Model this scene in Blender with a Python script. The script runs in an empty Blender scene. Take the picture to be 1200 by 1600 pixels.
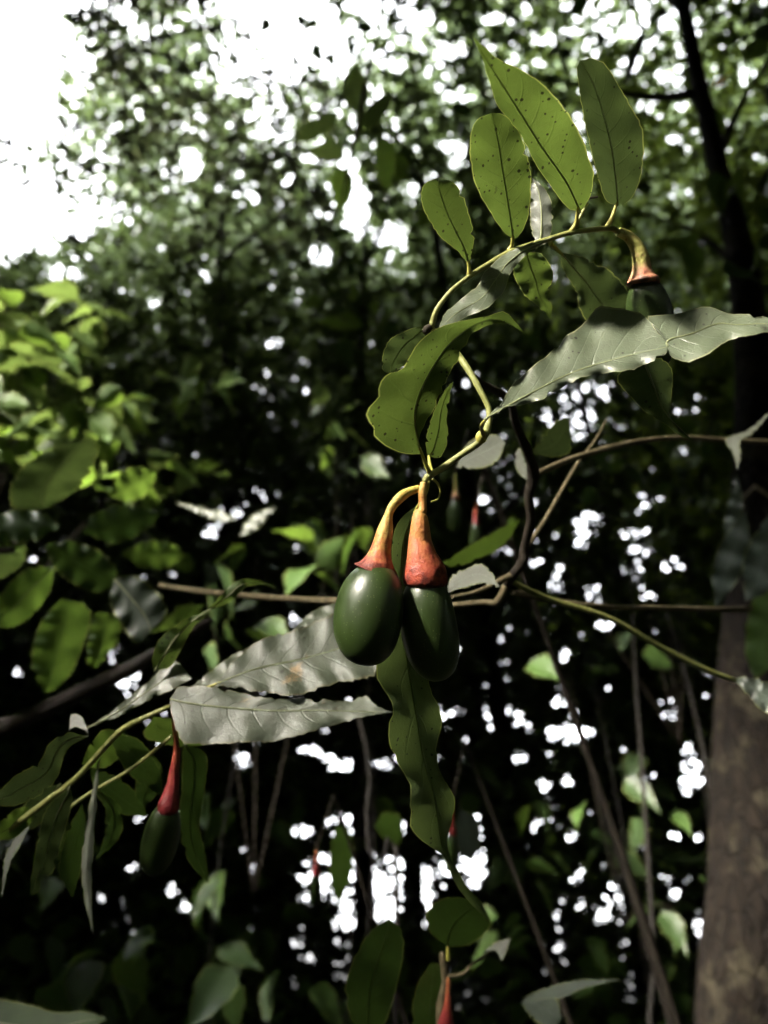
import bpy, math, random
import numpy as np
from mathutils import Vector

rng = np.random.default_rng(7)
random.seed(7)
scene = bpy.context.scene
COL = scene.collection

# ------------------------------------------------------------------ camera
PITCH = math.radians(33)
FPX = 1186.0                                  # focal length in photo pixels (1200 x 1600)
CAM = np.array([0.0, 0.0, 1.5])
FW = np.array([0, math.cos(PITCH), math.sin(PITCH)])
UP = np.array([0, -math.sin(PITCH), math.cos(PITCH)])
RT = np.array([1.0, 0, 0])
cam_d = bpy.data.cameras.new('camera')
cam = bpy.data.objects.new('camera', cam_d); COL.objects.link(cam)
cam.location = CAM; cam.rotation_euler = (math.pi/2 + PITCH, 0, 0)
cam_d.sensor_fit = 'VERTICAL'; cam_d.sensor_height = 36.0; cam_d.lens = 36*FPX/1600
cam_d.clip_start = 0.02; cam_d.clip_end = 2000
cam_d.dof.use_dof = True; cam_d.dof.focus_distance = 0.30; cam_d.dof.aperture_fstop = 8.3
scene.camera = cam

# ------------------------------------------------------------------ light
SUN = np.array([-0.67, -0.56, 0.48]); SUN /= np.linalg.norm(SUN)
world = bpy.data.worlds.new('World'); scene.world = world; world.use_nodes = True
wn = world.node_tree; bg = wn.nodes['Background']
sky = wn.nodes.new('ShaderNodeTexSky'); sky.sky_type = 'NISHITA'; sky.sun_disc = False
sky.sun_elevation = math.asin(SUN[2]); sky.sun_rotation = math.atan2(SUN[0], SUN[1])
sky.air_density = 0.5; sky.dust_density = 8.0; sky.ozone_density = 0.3
hs = wn.nodes.new('ShaderNodeHueSaturation'); hs.inputs['Saturation'].default_value = 0.15     # thin white cloud veil over the whole sky
wn.links.new(sky.outputs[0], hs.inputs['Color']); wn.links.new(hs.outputs[0], bg.inputs[0]); bg.inputs[1].default_value = 0.15
sun_d = bpy.data.lights.new('sun', 'SUN'); sun_d.energy = 0.5; sun_d.angle = math.radians(5); sun_d.color = (1, 0.91, 0.76)
sun = bpy.data.objects.new('sun', sun_d); COL.objects.link(sun)
sun.rotation_euler = Vector(-SUN).to_track_quat('-Z', 'Y').to_euler(); sun.location = (-6, -3, 9)
vs = scene.view_settings; vs.view_transform = 'Standard'; vs.look = 'None'; vs.gamma = 1; vs.use_curve_mapping = False
vs.exposure = 5.6
cy = scene.cycles
cy.max_bounces = 6; cy.diffuse_bounces = 3; cy.glossy_bounces = 2; cy.transmission_bounces = 3
cy.sample_clamp_indirect = 4.0; cy.use_denoising = True

# ------------------------------------------------------------------ projection helpers
def P(x, y, d):
    """photo pixel + depth along the view axis -> world point"""
    return CAM + RT*((x-600)/FPX*d) + FW*d + UP*((800-y)/FPX*d)
def PV(x, y, h):
    """photo pixel at horizontal distance h ahead of the camera"""
    t = (800-np.asarray(y, float))/FPX
    d = h/(math.cos(PITCH)-math.sin(PITCH)*t)
    x = np.asarray(x, float)
    return CAM + np.multiply.outer((x-600)/FPX*d, RT) + np.multiply.outer(d, FW) + np.multiply.outer(t*d, UP)
def project(p):
    q = p-CAM; d = q@FW
    return 600+FPX*(q@RT)/d, 800-FPX*(q@UP)/d, d

def catmull(pts, n):
    """resample a polyline smoothly at n points, evenly by length"""
    pts = np.asarray(pts, float)
    if len(pts) == 2:
        t = np.linspace(0, 1, n)[:, None]; return pts[0]*(1-t)+pts[1]*t
    e = np.vstack([2*pts[0]-pts[1], pts, 2*pts[-1]-pts[-2]])
    out = []
    for i in range(1, len(e)-2):
        p0, p1, p2, p3 = e[i-1], e[i], e[i+1], e[i+2]
        t = np.linspace(0, 1, 12, endpoint=False)[:, None]
        out.append(0.5*((2*p1)+(p2-p0)*t+(2*p0-5*p1+4*p2-p3)*t*t+(3*p1-p0-3*p2+p3)*t**3))
    out = np.vstack(out+[e[-2][None]])
    L = np.r_[0, np.cumsum(np.linalg.norm(np.diff(out, axis=0), axis=1))]
    s = np.linspace(0, L[-1], n)
    return np.stack([np.interp(s, L, out[:, k]) for k in range(out.shape[1])], 1)

# ------------------------------------------------------------------ object helpers
ORG = {}
def empty(name, loc, label, cat, group=None, kind=None):
    o = bpy.data.objects.new(name, None); COL.objects.link(o)
    o.location = loc; o.empty_display_size = 0.05
    o['label'] = label; o['category'] = cat
    if group: o['group'] = group
    if kind: o['kind'] = kind
    ORG[o.name] = np.array(loc, float); return o
def mesh_np(name, V, F, uv=None, smooth=True):
    V = np.asarray(V, np.float32); F = np.asarray(F, np.int32); k = F.shape[1]
    me = bpy.data.meshes.new(name)
    me.vertices.add(len(V)); me.vertices.foreach_set('co', V.ravel())
    me.loops.add(F.size); me.loops.foreach_set('vertex_index', F.ravel())
    me.polygons.add(len(F))
    me.polygons.foreach_set('loop_start', np.arange(0, F.size, k, dtype=np.int32))
    me.polygons.foreach_set('loop_total', np.full(len(F), k, np.int32))
    if uv is not None:
        l = me.uv_layers.new(name='UVMap'); l.data.foreach_set('uv', np.asarray(uv, np.float32)[F.ravel()].ravel())
    me.update(calc_edges=True); me.validate()
    me.polygons.foreach_set('use_smooth', np.full(len(F), smooth)); return me
def link(name, me, mat, parent=None, origin=(0, 0, 0)):
    o = bpy.data.objects.new(name, me); COL.objects.link(o)
    if mat and not me.materials: me.materials.append(mat)
    origin = np.array(origin, float); ORG[o.name] = origin
    if parent is not None:
        o.parent = parent; o.location = origin-ORG[parent.name]
    else: o.location = origin
    return o
def add(name, V, F, mat, parent=None, origin=(0, 0, 0), uv=None):
    return link(name, mesh_np(name, np.asarray(V)-np.array(origin), F, uv), mat, parent, origin)

def tube_geo(pts, rad, seg=8, n=None, lump=0.0, ell=1.0, axial=.5):
    pts = np.asarray(pts, float); rad = np.asarray(rad, float)
    n = n or max(4, 5*len(pts))
    c = catmull(np.c_[pts, np.interp(np.linspace(0, 1, len(pts)), np.linspace(0, 1, len(rad)), rad)], n)
    r = c[:, 3]; c = c[:, :3]
    T = np.gradient(c, axis=0); T /= np.linalg.norm(T, axis=1)[:, None]+1e-12
    a = np.cross(T[0], [0.3, 0.5, 0.8]); a /= np.linalg.norm(a)
    V = []
    th = np.linspace(0, 2*np.pi, seg, endpoint=False)
    ph = rng.uniform(0, 6.28, 4)
    for i in range(n):
        a = a-T[i]*(a@T[i]); a /= np.linalg.norm(a); b = np.cross(T[i], a)
        rr = r[i]*(1+lump*(np.sin(3*th+ph[0]+i*.35*axial*2)*.5+np.sin(5*th+ph[1]-i*.6*axial*2)*.35+np.sin(8*th+ph[3])*.3*(axial == 0)+math.sin(i*.9+ph[2])*axial))
        V.append(c[i]+np.outer(np.cos(th)*rr*ell, a)+np.outer(np.sin(th)*rr, b))
    V = np.vstack(V); F = []
    for i in range(n-1):
        for j in range(seg):
            k = (j+1) % seg
            F.append((i*seg+j, i*seg+k, (i+1)*seg+k, (i+1)*seg+j))
    V = np.vstack([V, c[0], c[-1]]); N = len(V)
    for j in range(seg):
        k = (j+1) % seg
        F.append((N-2, k, j, j)); F.append((N-1, (n-1)*seg+j, (n-1)*seg+k, (n-1)*seg+k))
    uv = np.zeros((N, 2)); uv[:n*seg, 0] = np.repeat(np.linspace(0, 1, n), seg); uv[:n*seg, 1] = np.tile(np.linspace(0, 1, seg), n); uv[-1, 0] = 1
    return V, F, uv
def fix_tris(F):
    return F
def tube(name, pts, rad, mat, parent=None, seg=8, n=None, lump=0.0, origin=None, ell=1.0, axial=.5):
    V, F, uv = tube_geo(pts, rad, seg, n, lump, ell, axial)
    me = bpy.data.meshes.new(name); o0 = np.array(pts[0] if origin is None else origin, float)
    F = [f if f[2] != f[3] else f[:3] for f in F]
    me.from_pydata([tuple(v) for v in V-o0], [], F)
    l = me.uv_layers.new(name='UVMap')
    idx = np.zeros(len(me.loops), np.int32); me.loops.foreach_get('vertex_index', idx)
    l.data.foreach_set('uv', uv[idx].astype(np.float32).ravel())
    me.polygons.foreach_set('use_smooth', [True]*len(me.polygons))
    return link(name, me, mat, parent, o0)

# ------------------------------------------------------------------ materials
def newmat(name):
    m = bpy.data.materials.new(name); m.use_nodes = True
    nt = m.node_tree; nt.nodes.clear()
    out = nt.nodes.new('ShaderNodeOutputMaterial'); return m, nt, out
class NB:
    """tiny node-graph helper"""
    def __init__(s, nt): s.nt = nt
    def n(s, t, ins=None, **kw):
        x = s.nt.nodes.new(t)
        for k, v in kw.items(): setattr(x, k, v)
        for k, v in (ins or {}).items():
            if isinstance(v, bpy.types.NodeSocket): s.nt.links.new(v, x.inputs[k])
            else: x.inputs[k].default_value = v
        return x
    def m(s, op, a, b=0.0, c=None, clamp=False):
        ins = {0: a, 1: b}
        if c is not None: ins[2] = c
        return s.n('ShaderNodeMath', ins, operation=op, use_clamp=clamp).outputs[0]
    def mix(s, f, a, b):
        x = s.n('ShaderNodeMix', {0: f}, data_type='RGBA')
        for i, v in ((6, a), (7, b)):
            if isinstance(v, bpy.types.NodeSocket): s.nt.links.new(v, x.inputs[i])
            else: x.inputs[i].default_value = (*v, 1) if len(v) == 3 else v
        return x.outputs[2]
    def ramp(s, f, stops):
        x = s.n('ShaderNodeValToRGB', {0: f}); cr = x.color_ramp
        while len(cr.elements) < len(stops): cr.elements.new(0.5)
        for e, (p, c) in zip(cr.elements, stops): e.position = p; e.color = (*c, 1)
        return x.outputs[0]

def leaf_mat(name, base, trans, tf=0.35, rough=0.45, spots=0.0, veins=9.0, spec=0.5, edge=(0.35, 0.38, 0.10), bump=0.4, brown=0.0):
    m, nt, out = newmat(name); b = NB(nt)
    uv = b.n('ShaderNodeUVMap').outputs[0]
    sx = b.n('ShaderNodeSeparateXYZ', {0: uv})
    u = sx.outputs[0]; v = b.m('ABSOLUTE', b.m('MULTIPLY_ADD', sx.outputs[1], 2.0, -1.0))
    tc = b.n('ShaderNodeTexCoord').outputs['Object']
    no = b.n('ShaderNodeTexNoise', {'Vector': tc, 'Scale': 60.0, 'Detail': 4.0}).outputs[0]
    fine = b.n('ShaderNodeTexNoise', {'Vector': tc, 'Scale': 700.0, 'Detail': 3.0}).outputs[0]
    isl = b.n('ShaderNodeObjectInfo').outputs['Random']
    # side veins run forward to the margin
    t = b.m('ADD', b.m('MULTIPLY', u, veins), b.m('MULTIPLY', b.m('POWER', v, 1.3), -1.6))
    t = b.m('ADD', t, b.m('MULTIPLY', no, 0.35))
    d = b.m('ABSOLUTE', b.m('SUBTRACT', b.m('FRACT', t), 0.5))
    lat = b.m('MULTIPLY', b.m('SMOOTH_MIN', b.m('MULTIPLY', b.m('SUBTRACT', 0.06, d), 22.0), 1.0, 0.1, clamp=True), b.m('SUBTRACT', 1.0, v, clamp=True), clamp=True)
    mid = b.m('MULTIPLY', b.m('SUBTRACT', 0.045, v), 40.0, clamp=True)
    net = b.n('ShaderNodeTexVoronoi', {'Vector': tc, 'Scale': 420.0}, feature='DISTANCE_TO_EDGE').outputs[0]
    netm = b.m('MULTIPLY', b.m('SUBTRACT', 0.09, net), 8.0, clamp=True)
    k = b.m('ADD', b.m('MULTIPLY', no, 0.9), 0.55)
    k = b.m('MULTIPLY', k, b.m('MULTIPLY_ADD', isl, 0.3, 0.85))
    def tint(c, f): return b.n('ShaderNodeVectorMath', {0: (*c,), 3: f}, operation='SCALE').outputs[0]
    def shade(c, vein):
        x = tint(c, k)
        x = b.mix(b.m('MULTIPLY', lat, 0.5), x, vein)
        x = b.mix(b.m('MULTIPLY', netm, 0.14), x, vein)
        return b.mix(b.m('MULTIPLY', mid, 0.8), x, vein)
    light = tuple(min(1, c*1.7+0.02) for c in base)
    cb = shade(base, light); ct = shade(trans, tuple(c*0.45 for c in trans))
    em = b.m('MULTIPLY', b.m('SUBTRACT', v, 0.955), 40.0, clamp=True)
    cb = b.mix(b.m('MULTIPLY', em, 0.7), cb, edge); ct = b.mix(b.m('MULTIPLY', em, 0.7), ct, edge)
    if brown > 0:
        big = b.n('ShaderNodeTexNoise', {'Vector': tc, 'Scale': 38.0, 'Detail': 6.0, 'Roughness': 0.7}).outputs[0]
        bm_ = b.m('MULTIPLY', b.m('SUBTRACT', big, 0.72-brown), 14.0, clamp=True)
        cb = b.mix(bm_, cb, (0.22, 0.15, 0.07)); ct = b.mix(bm_, ct, (0.1, 0.06, 0.02))
    if spots > 0:
        vo = b.n('ShaderNodeTexVoronoi', {'Vector': tc, 'Scale': 470.0, 'Randomness': 1.0})
        keep = b.n('ShaderNodeSeparateColor', {0: vo.outputs['Color']})
        size = b.m('MULTIPLY_ADD', keep.outputs[1], 0.26, 0.08)
        dm = b.m('MULTIPLY', b.m('SUBTRACT', size, vo.outputs['Distance']), 14.0, clamp=True)
        patch = b.m('MULTIPLY', b.m('SUBTRACT', no, 0.40), 4.0, clamp=True)
        sm = b.m('MULTIPLY', dm, b.m('LESS_THAN', keep.outputs[0], b.m('MULTIPLY_ADD', patch, spots, spots*0.35)))
        vb = b.n('ShaderNodeTexVoronoi', {'Vector': b.n('ShaderNodeVectorMath', {0: tc, 1: b.n('ShaderNodeVectorMath', {0: b.n('ShaderNodeTexNoise', {'Vector': tc, 'Scale': 500.0}).outputs[1], 3: 0.0035}, operation='SCALE').outputs[0]}, operation='ADD').outputs[0], 'Scale': 110.0})
        kb = b.n('ShaderNodeSeparateColor', {0: vb.outputs['Color']})
        bl_ = b.m('MULTIPLY', b.m('MULTIPLY', b.m('SUBTRACT', b.m('MULTIPLY', kb.outputs[1], .22), vb.outputs['Distance']), 10.0, clamp=True), b.m('LESS_THAN', kb.outputs[0], 0.22))
        sm = b.m('MULTIPLY', b.m('MAXIMUM', sm, b.m('MULTIPLY', bl_, .8)), 0.92)
        cb = b.mix(sm, cb, (0.012, 0.010, 0.006)); ct = b.mix(sm, ct, (0.004, 0.004, 0.002))
    h = b.m('ADD', b.m('MULTIPLY', lat, -0.6), b.m('MULTIPLY', mid, -0.8))
    h = b.m('ADD', h, b.m('ADD', b.m('MULTIPLY', netm, -0.15), b.m('MULTIPLY', fine, 0.25)))
    bp = b.n('ShaderNodeBump', {'Strength': bump, 'Distance': 0.0006, 'Height': h}).outputs[0]
    pr = b.n('ShaderNodeBsdfPrincipled', {'Base Color': cb, 'Roughness': b.m('MULTIPLY_ADD', fine, 0.2, rough-0.1), 'Specular IOR Level': spec, 'Normal': bp})
    tr = b.n('ShaderNodeBsdfTranslucent', {'Color': ct, 'Normal': bp})
    mx = b.n('ShaderNodeMixShader', {0: tf, 1: pr.outputs[0], 2: tr.outputs[0]})
    nt.links.new(mx.outputs[0], out.inputs[0]); return m

def foliage_mat(name, c0, c1, trans, tf=0.3, rough=0.5):
    """for joined crowns: each leaf its own tone"""
    m, nt, out = newmat(name); b = NB(nt)
    g = b.n('ShaderNodeNewGeometry')
    r = g.outputs['Random Per Island']
    cb = b.mix(r, c0, c1)
    ct = b.n('ShaderNodeVectorMath', {0: (*trans,), 3: b.m('MULTIPLY_ADD', r, 1.0, 0.5)}, operation='SCALE').outputs[0]
    pr = b.n('ShaderNodeBsdfPrincipled', {'Base Color': cb, 'Roughness': rough, 'Specular IOR Level': 0.18})
    tr = b.n('ShaderNodeBsdfTranslucent', {'Color': ct})
    mx = b.n('ShaderNodeMixShader', {0: tf, 1: pr.outputs[0], 2: tr.outputs[0]})
    nt.links.new(mx.outputs[0], out.inputs[0]); return m

def bark_mat(name, c0, c1, lichen=None, scale=30.0, bump=0.6, rough=0.8, thr=0.58):
    m, nt, out = newmat(name); b = NB(nt)
    tc = b.n('ShaderNodeTexCoord').outputs['Object']
    mp = b.n('ShaderNodeMapping', {'Vector': tc, 'Scale': (1, 1, 0.35)}).outputs[0]
    n1 = b.n('ShaderNodeTexNoise', {'Vector': mp, 'Scale': scale, 'Detail': 6.0, 'Roughness': 0.65}).outputs[0]
    c = b.mix(b.m('MULTIPLY', b.m('SUBTRACT', n1, 0.3), 2.2, clamp=True), c0, c1)
    if lichen:
        n2 = b.n('ShaderNodeTexNoise', {'Vector': tc, 'Scale': scale*0.25, 'Detail': 5.0, 'Roughness': 0.6}).outputs[0]
        c = b.mix(b.m('MULTIPLY', b.m('SUBTRACT', n2, thr), 12.0, clamp=True), c, lichen)
    bp = b.n('ShaderNodeBump', {'Strength': bump, 'Distance': 0.15/scale, 'Height': n1}).outputs[0]
    pr = b.n('ShaderNodeBsdfPrincipled', {'Base Color': c, 'Roughness': rough, 'Specular IOR Level': 0.15 if rough > .7 else 0.4, 'Normal': bp})
    nt.links.new(pr.outputs[0], out.inputs[0]); return m

# leaf kinds
M_UNDER = leaf_mat('leaf_underside_green', (0.052, 0.086, 0.022), (0.085, 0.130, 0.022), tf=0.38, rough=0.55, spots=0.62, spec=0.35)
M_UNDER_DARK = leaf_mat('leaf_underside_deep_green', (0.042, 0.066, 0.022), (0.06, 0.09, 0.024), tf=0.3, rough=0.55, spots=0.30, spec=0.35)
M_TOP = leaf_mat('leaf_upper_grey_green', (0.076, 0.093, 0.058), (0.09, 0.12, 0.045), tf=0.15, rough=0.43, spots=0.10, spec=0.7, bump=0.7, edge=(0.30, 0.30, 0.16), brown=0.05)
M_TOPW = leaf_mat('leaf_upper_worn', (0.062, 0.074, 0.050), (0.07, 0.09, 0.045), tf=0.12, rough=0.48, spots=0.16, spec=0.55, bump=0.8, edge=(0.12, 0.11, 0.05), brown=0.09)
M_HANG = leaf_mat('leaf_hanging_green', (0.062, 0.090, 0.030), (0.08, 0.115, 0.03), tf=0.35, rough=0.5, spots=0.30, spec=0.4, edge=(0.30, 0.33, 0.08))
M_DARK = leaf_mat('leaf_dark_green', (0.030, 0.055, 0.016), (0.07, 0.13, 0.02), tf=0.30, rough=0.45, spec=0.5)
M_YOUNG = leaf_mat('leaf_young_bright', (0.055, 0.090, 0.024), (0.13, 0.19, 0.042), tf=0.40, rough=0.5, spec=0.25)
M_MID = leaf_mat('leaf_mid_green', (0.045, 0.085, 0.018), (0.16, 0.26, 0.035), tf=0.4, rough=0.5, spec=0.4)
M_GREY = leaf_mat('leaf_glossy_blue_grey', (0.055, 0.070, 0.055), (0.05, 0.08, 0.03), tf=0.10, rough=0.35, spec=0.9, bump=0.9)
M_GREYD = leaf_mat('leaf_dull_grey_green', (0.035, 0.048, 0.034), (0.06, 0.09, 0.03), tf=0.2, rough=0.45, spec=0.5, bump=0.9)
M_PALE = leaf_mat('leaf_pale_grey', (0.085, 0.095, 0.072), (0.08, 0.10, 0.045), tf=0.2, rough=0.5, spec=0.6)
M_ORANGE = leaf_mat('leaf_withered_orange', (0.35, 0.17, 0.03), (0.5, 0.25, 0.03), tf=0.5)
F_FAR = foliage_mat('foliage_far', (0.018, 0.029, 0.014), (0.042, 0.060, 0.025), (0.06, 0.085, 0.025), tf=0.10)
F_MID = foliage_mat('foliage_middle', (0.019, 0.032, 0.012), (0.046, 0.070, 0.021), (0.08, 0.115, 0.025), tf=0.18)
F_BRIGHT = foliage_mat('foliage_green_lit', (0.022, 0.040, 0.010), (0.055, 0.085, 0.018), (0.16, 0.22, 0.03), tf=0.30)  # lit copy of the middle foliage; light put into colour and translucency
F_LIGHT = foliage_mat('foliage_sunlit', (0.014, 0.022, 0.011), (0.045, 0.052, 0.020), (0.09, 0.10, 0.04), tf=0.2)  # sunlit tone put into the leaf colour of the upper-left crowns
F_LITTER = foliage_mat('fallen_leaves', (0.030, 0.020, 0.010), (0.085, 0.055, 0.028), (0.05, 0.03, 0.01), tf=0.1, rough=0.8)
F_SHADE = foliage_mat('foliage_canopy', (0.035, 0.06, 0.02), (0.06, 0.10, 0.028), (0.05, 0.08, 0.015), tf=0.06)

B_TWIG = bark_mat('twig_yellow_green', (0.13, 0.15, 0.045), (0.30, 0.30, 0.09), scale=300, bump=0.5, rough=0.55)
B_PET = bark_mat('petiole_yellow', (0.26, 0.25, 0.05), (0.42, 0.38, 0.08), scale=350, bump=0.3, rough=0.5)
B_RIB = bark_mat('midrib_green', (0.07, 0.10, 0.025), (0.12, 0.16, 0.04), scale=300, bump=0.2, rough=0.5)
B_RIBP = bark_mat('midrib_pale', (0.16, 0.18, 0.09), (0.22, 0.24, 0.12), scale=300, bump=0.2, rough=0.5)
B_DARK = bark_mat('stem_dark_bark', (0.012, 0.010, 0.008), (0.040, 0.032, 0.023), scale=160)
B_TAN = bark_mat('twig_tan_bark', (0.060, 0.050, 0.028), (0.15, 0.125, 0.072), scale=220)
def trunk_mat():
    m, nt, out = newmat('trunk_mottled_bark'); b = NB(nt)
    tc = b.n('ShaderNodeTexCoord').outputs['Object']
    mp = b.n('ShaderNodeMapping', {'Vector': tc, 'Scale': (1, 1, 0.45)}).outputs[0]
    n1 = b.n('ShaderNodeTexNoise', {'Vector': mp, 'Scale': 55.0, 'Detail': 8.0, 'Roughness': 0.75}).outputs[0]
    cr = b.n('ShaderNodeTexVoronoi', {'Vector': mp, 'Scale': 38.0, 'Randomness': 1.0}, feature='DISTANCE_TO_EDGE').outputs[0]
    n2 = b.n('ShaderNodeTexNoise', {'Vector': tc, 'Scale': 11.0, 'Detail': 7.0, 'Roughness': 0.62}).outputs[0]
    n3 = b.n('ShaderNodeTexNoise', {'Vector': mp, 'Scale': 22.0, 'Detail': 5.0, 'Roughness': 0.6}).outputs[0]
    c = b.mix(b.m('MULTIPLY', b.m('SUBTRACT', n1, 0.38), 3.5, clamp=True), (0.003, 0.0025, 0.002), (0.014, 0.010, 0.007))
    c = b.mix(b.m('MULTIPLY', b.m('SUBTRACT', n3, 0.55), 8.0, clamp=True), c, (0.005, 0.0037, 0.0028))
    c = b.mix(b.m('MULTIPLY', b.m('SUBTRACT', n2, 0.52), 14.0, clamp=True), c, (0.026, 0.022, 0.014))
    c = b.mix(b.m('MULTIPLY', b.m('SUBTRACT', 0.05, cr), 14.0, clamp=True), c, (0.003, 0.0025, 0.002))
    h = b.m('ADD', b.m('MULTIPLY', n1, 0.6), b.m('MINIMUM', b.m('MULTIPLY', cr, 4.0), 0.5))
    bp = b.n('ShaderNodeBump', {'Strength': 1.0, 'Distance': 0.008, 'Height': h}).outputs[0]
    pr = b.n('ShaderNodeBsdfPrincipled', {'Base Color': c, 'Roughness': 0.85, 'Specular IOR Level': 0.1, 'Normal': bp})
    nt.links.new(pr.outputs[0], out.inputs[0]); return m
B_TRUNK = trunk_mat()
B_FOREST = bark_mat('forest_bark', (0.004, 0.0035, 0.003), (0.012, 0.010, 0.008), scale=12)

def fruit_mats():
    m, nt, out = newmat('fruit_skin_green'); b = NB(nt)
    tc = b.n('ShaderNodeTexCoord').outputs['Object']
    n1 = b.n('ShaderNodeTexNoise', {'Vector': tc, 'Scale': 55.0, 'Detail': 3.0}).outputs[0]
    c = b.mix(n1, (0.011, 0.024, 0.005), (0.027, 0.046, 0.008))
    vo = b.n('ShaderNodeTexVoronoi', {'Vector': tc, 'Scale': 900.0})
    kp = b.n('ShaderNodeSeparateColor', {0: vo.outputs['Color']})
    dots = b.m('MULTIPLY', b.m('MULTIPLY', b.m('SUBTRACT', 0.26, vo.outputs['Distance']), 8.0, clamp=True), b.m('LESS_THAN', kp.outputs[0], 0.35))
    c = b.mix(b.m('MULTIPLY', dots, 0.35), c, (0.22, 0.25, 0.10))
    sc = b.n('ShaderNodeTexNoise', {'Vector': b.n('ShaderNodeMapping', {'Vector': tc, 'Scale': (1, 1, .3)}).outputs[0], 'Scale': 240.0, 'Detail': 7.0, 'Roughness': 0.75}).outputs[0]
    c = b.mix(b.m('MULTIPLY', b.m('SUBTRACT', sc, 0.60), 5.0, clamp=True), c, (0.075, 0.080, 0.040))
    fn = b.n('ShaderNodeTexNoise', {'Vector': tc, 'Scale': 900.0}).outputs[0]
    bp = b.n('ShaderNodeBump', {'Strength': 0.12, 'Distance': 0.0003, 'Height': b.m('ADD', fn, dots)}).outputs[0]
    pr = b.n('ShaderNodeBsdfPrincipled', {'Base Color': c, 'Roughness': b.m('MULTIPLY_ADD', sc, 0.35, 0.20), 'Specular IOR Level': 0.55, 'Normal': bp})
    nt.links.new(pr.outputs[0], out.inputs[0])
    def cup(name, stops):
        m2, nt2, out2 = newmat(name); b2 = NB(nt2)
        u = b2.n('ShaderNodeSeparateXYZ', {0: b2.n('ShaderNodeUVMap').outputs[0]}).outputs[0]
        tc2 = b2.n('ShaderNodeTexCoord').outputs['Object']
        nz = b2.n('ShaderNodeTexNoise', {'Vector': tc2, 'Scale': 260.0, 'Detail': 5.0, 'Roughness': 0.6}).outputs[0]
        nf = b2.n('ShaderNodeTexNoise', {'Vector': tc2, 'Scale': 900.0, 'Detail': 2.0}).outputs[0]
        f = b2.m('ADD', u, b2.m('MULTIPLY', b2.m('SUBTRACT', nz, 0.5), 0.9), clamp=True)
        c2 = b2.ramp(f, stops)
        c2 = b2.mix(b2.m('MULTIPLY', b2.m('SUBTRACT', 0.40, nf), 5.0, clamp=True), c2, (0.16, 0.03, 0.02))
        bp2 = b2.n('ShaderNodeBump', {'Strength': 0.8, 'Distance': 0.0008, 'Height': b2.m('ADD', nz, b2.m('MULTIPLY', nf, 0.5))}).outputs[0]
        p2 = b2.n('ShaderNodeBsdfPrincipled', {'Base Color': c2, 'Roughness': 0.52, 'Specular IOR Level': 0.35, 'Normal': bp2, 'Subsurface Weight': 0.06, 'Subsurface Scale': 0.002, 'Subsurface Radius': (1.0, 0.4, 0.2)})
        nt2.links.new(p2.outputs[0], out2.inputs[0]); return m2
    ya = (0.42, 0.36, 0.07); or_ = (0.42, 0.19, 0.05); re = (0.28, 0.048, 0.026); dk = (0.10, 0.018, 0.012)
    return (m, cup('fruit_stalk_yellow_red', [(0, ya), (0.45, (0.44, 0.30, 0.08)), (0.68, or_), (0.82, (0.34, 0.085, 0.042)), (1, dk)]),
            cup('fruit_stalk_orange_red', [(0, (0.50, 0.34, 0.10)), (0.3, or_), (0.6, (0.36, 0.11, 0.042)), (0.85, re), (1, dk)]),
            cup('fruit_stalk_green_pink', [(0, (0.26, 0.28, 0.07)), (0.55, (0.36, 0.33, 0.10)), (0.78, (0.45, 0.27, 0.15)), (0.93, (0.42, 0.16, 0.10)), (1, (0.12, 0.06, 0.04))]),
            cup('fruit_stalk_crimson', [(0, (0.40, 0.20, 0.07)), (0.35, (0.42, 0.10, 0.05)), (0.7, (0.26, 0.03, 0.03)), (1, (0.16, 0.012, 0.015))]))
M_FRUIT, M_CUP1, M_CUP2, M_CUP3, M_CUP4 = fruit_mats()

# ------------------------------------------------------------------ setting: ground
def ground():
    m, nt, out = newmat('forest_floor_litter'); b = NB(nt)
    tc = b.n('ShaderNodeTexCoord').outputs['Object']
    n1 = b.n('ShaderNodeTexNoise', {'Vector': tc, 'Scale': 1.2, 'Detail': 8.0, 'Roughness': 0.7}).outputs[0]
    n2 = b.n('ShaderNodeTexVoronoi', {'Vector': tc, 'Scale': 14.0})
    c = b.mix(n1, (0.022, 0.017, 0.011), (0.050, 0.040, 0.024))
    c = b.mix(b.m('MULTIPLY', n2.outputs['Distance'], 0.5), c, (0.03, 0.04, 0.018))
    bp = b.n('ShaderNodeBump', {'Strength': 0.8, 'Distance': 0.03, 'Height': n2.outputs['Distance']}).outputs[0]
    pr = b.n('ShaderNodeBsdfPrincipled', {'Base Color': c, 'Roughness': 0.9, 'Normal': bp})
    nt.links.new(pr.outputs[0], out.inputs[0])
    g = np.unique(np.r_[np.linspace(-30, 30, 41), -600, -250, -100, 100, 250, 600])
    X, Y = np.meshgrid(g, g, indexing='ij'); n = len(g)
    Z = 0.06*np.sin(X*.9+1)*np.cos(Y*.7)+0.04*np.sin(X*2.1+Y*1.3); Z[(abs(X) > 29) | (abs(Y) > 29)] = 0
    V = np.stack([X, Y, Z-0.08], -1).reshape(-1, 3)
    F = [(i*n+j, (i+1)*n+j, (i+1)*n+j+1, i*n+j+1) for i in range(n-1) for j in range(n-1)]
    o = add('ground', V, F, m); o['kind'] = 'structure'; o['label'] = 'dark forest floor covered with leaf litter'
ground()

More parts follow.
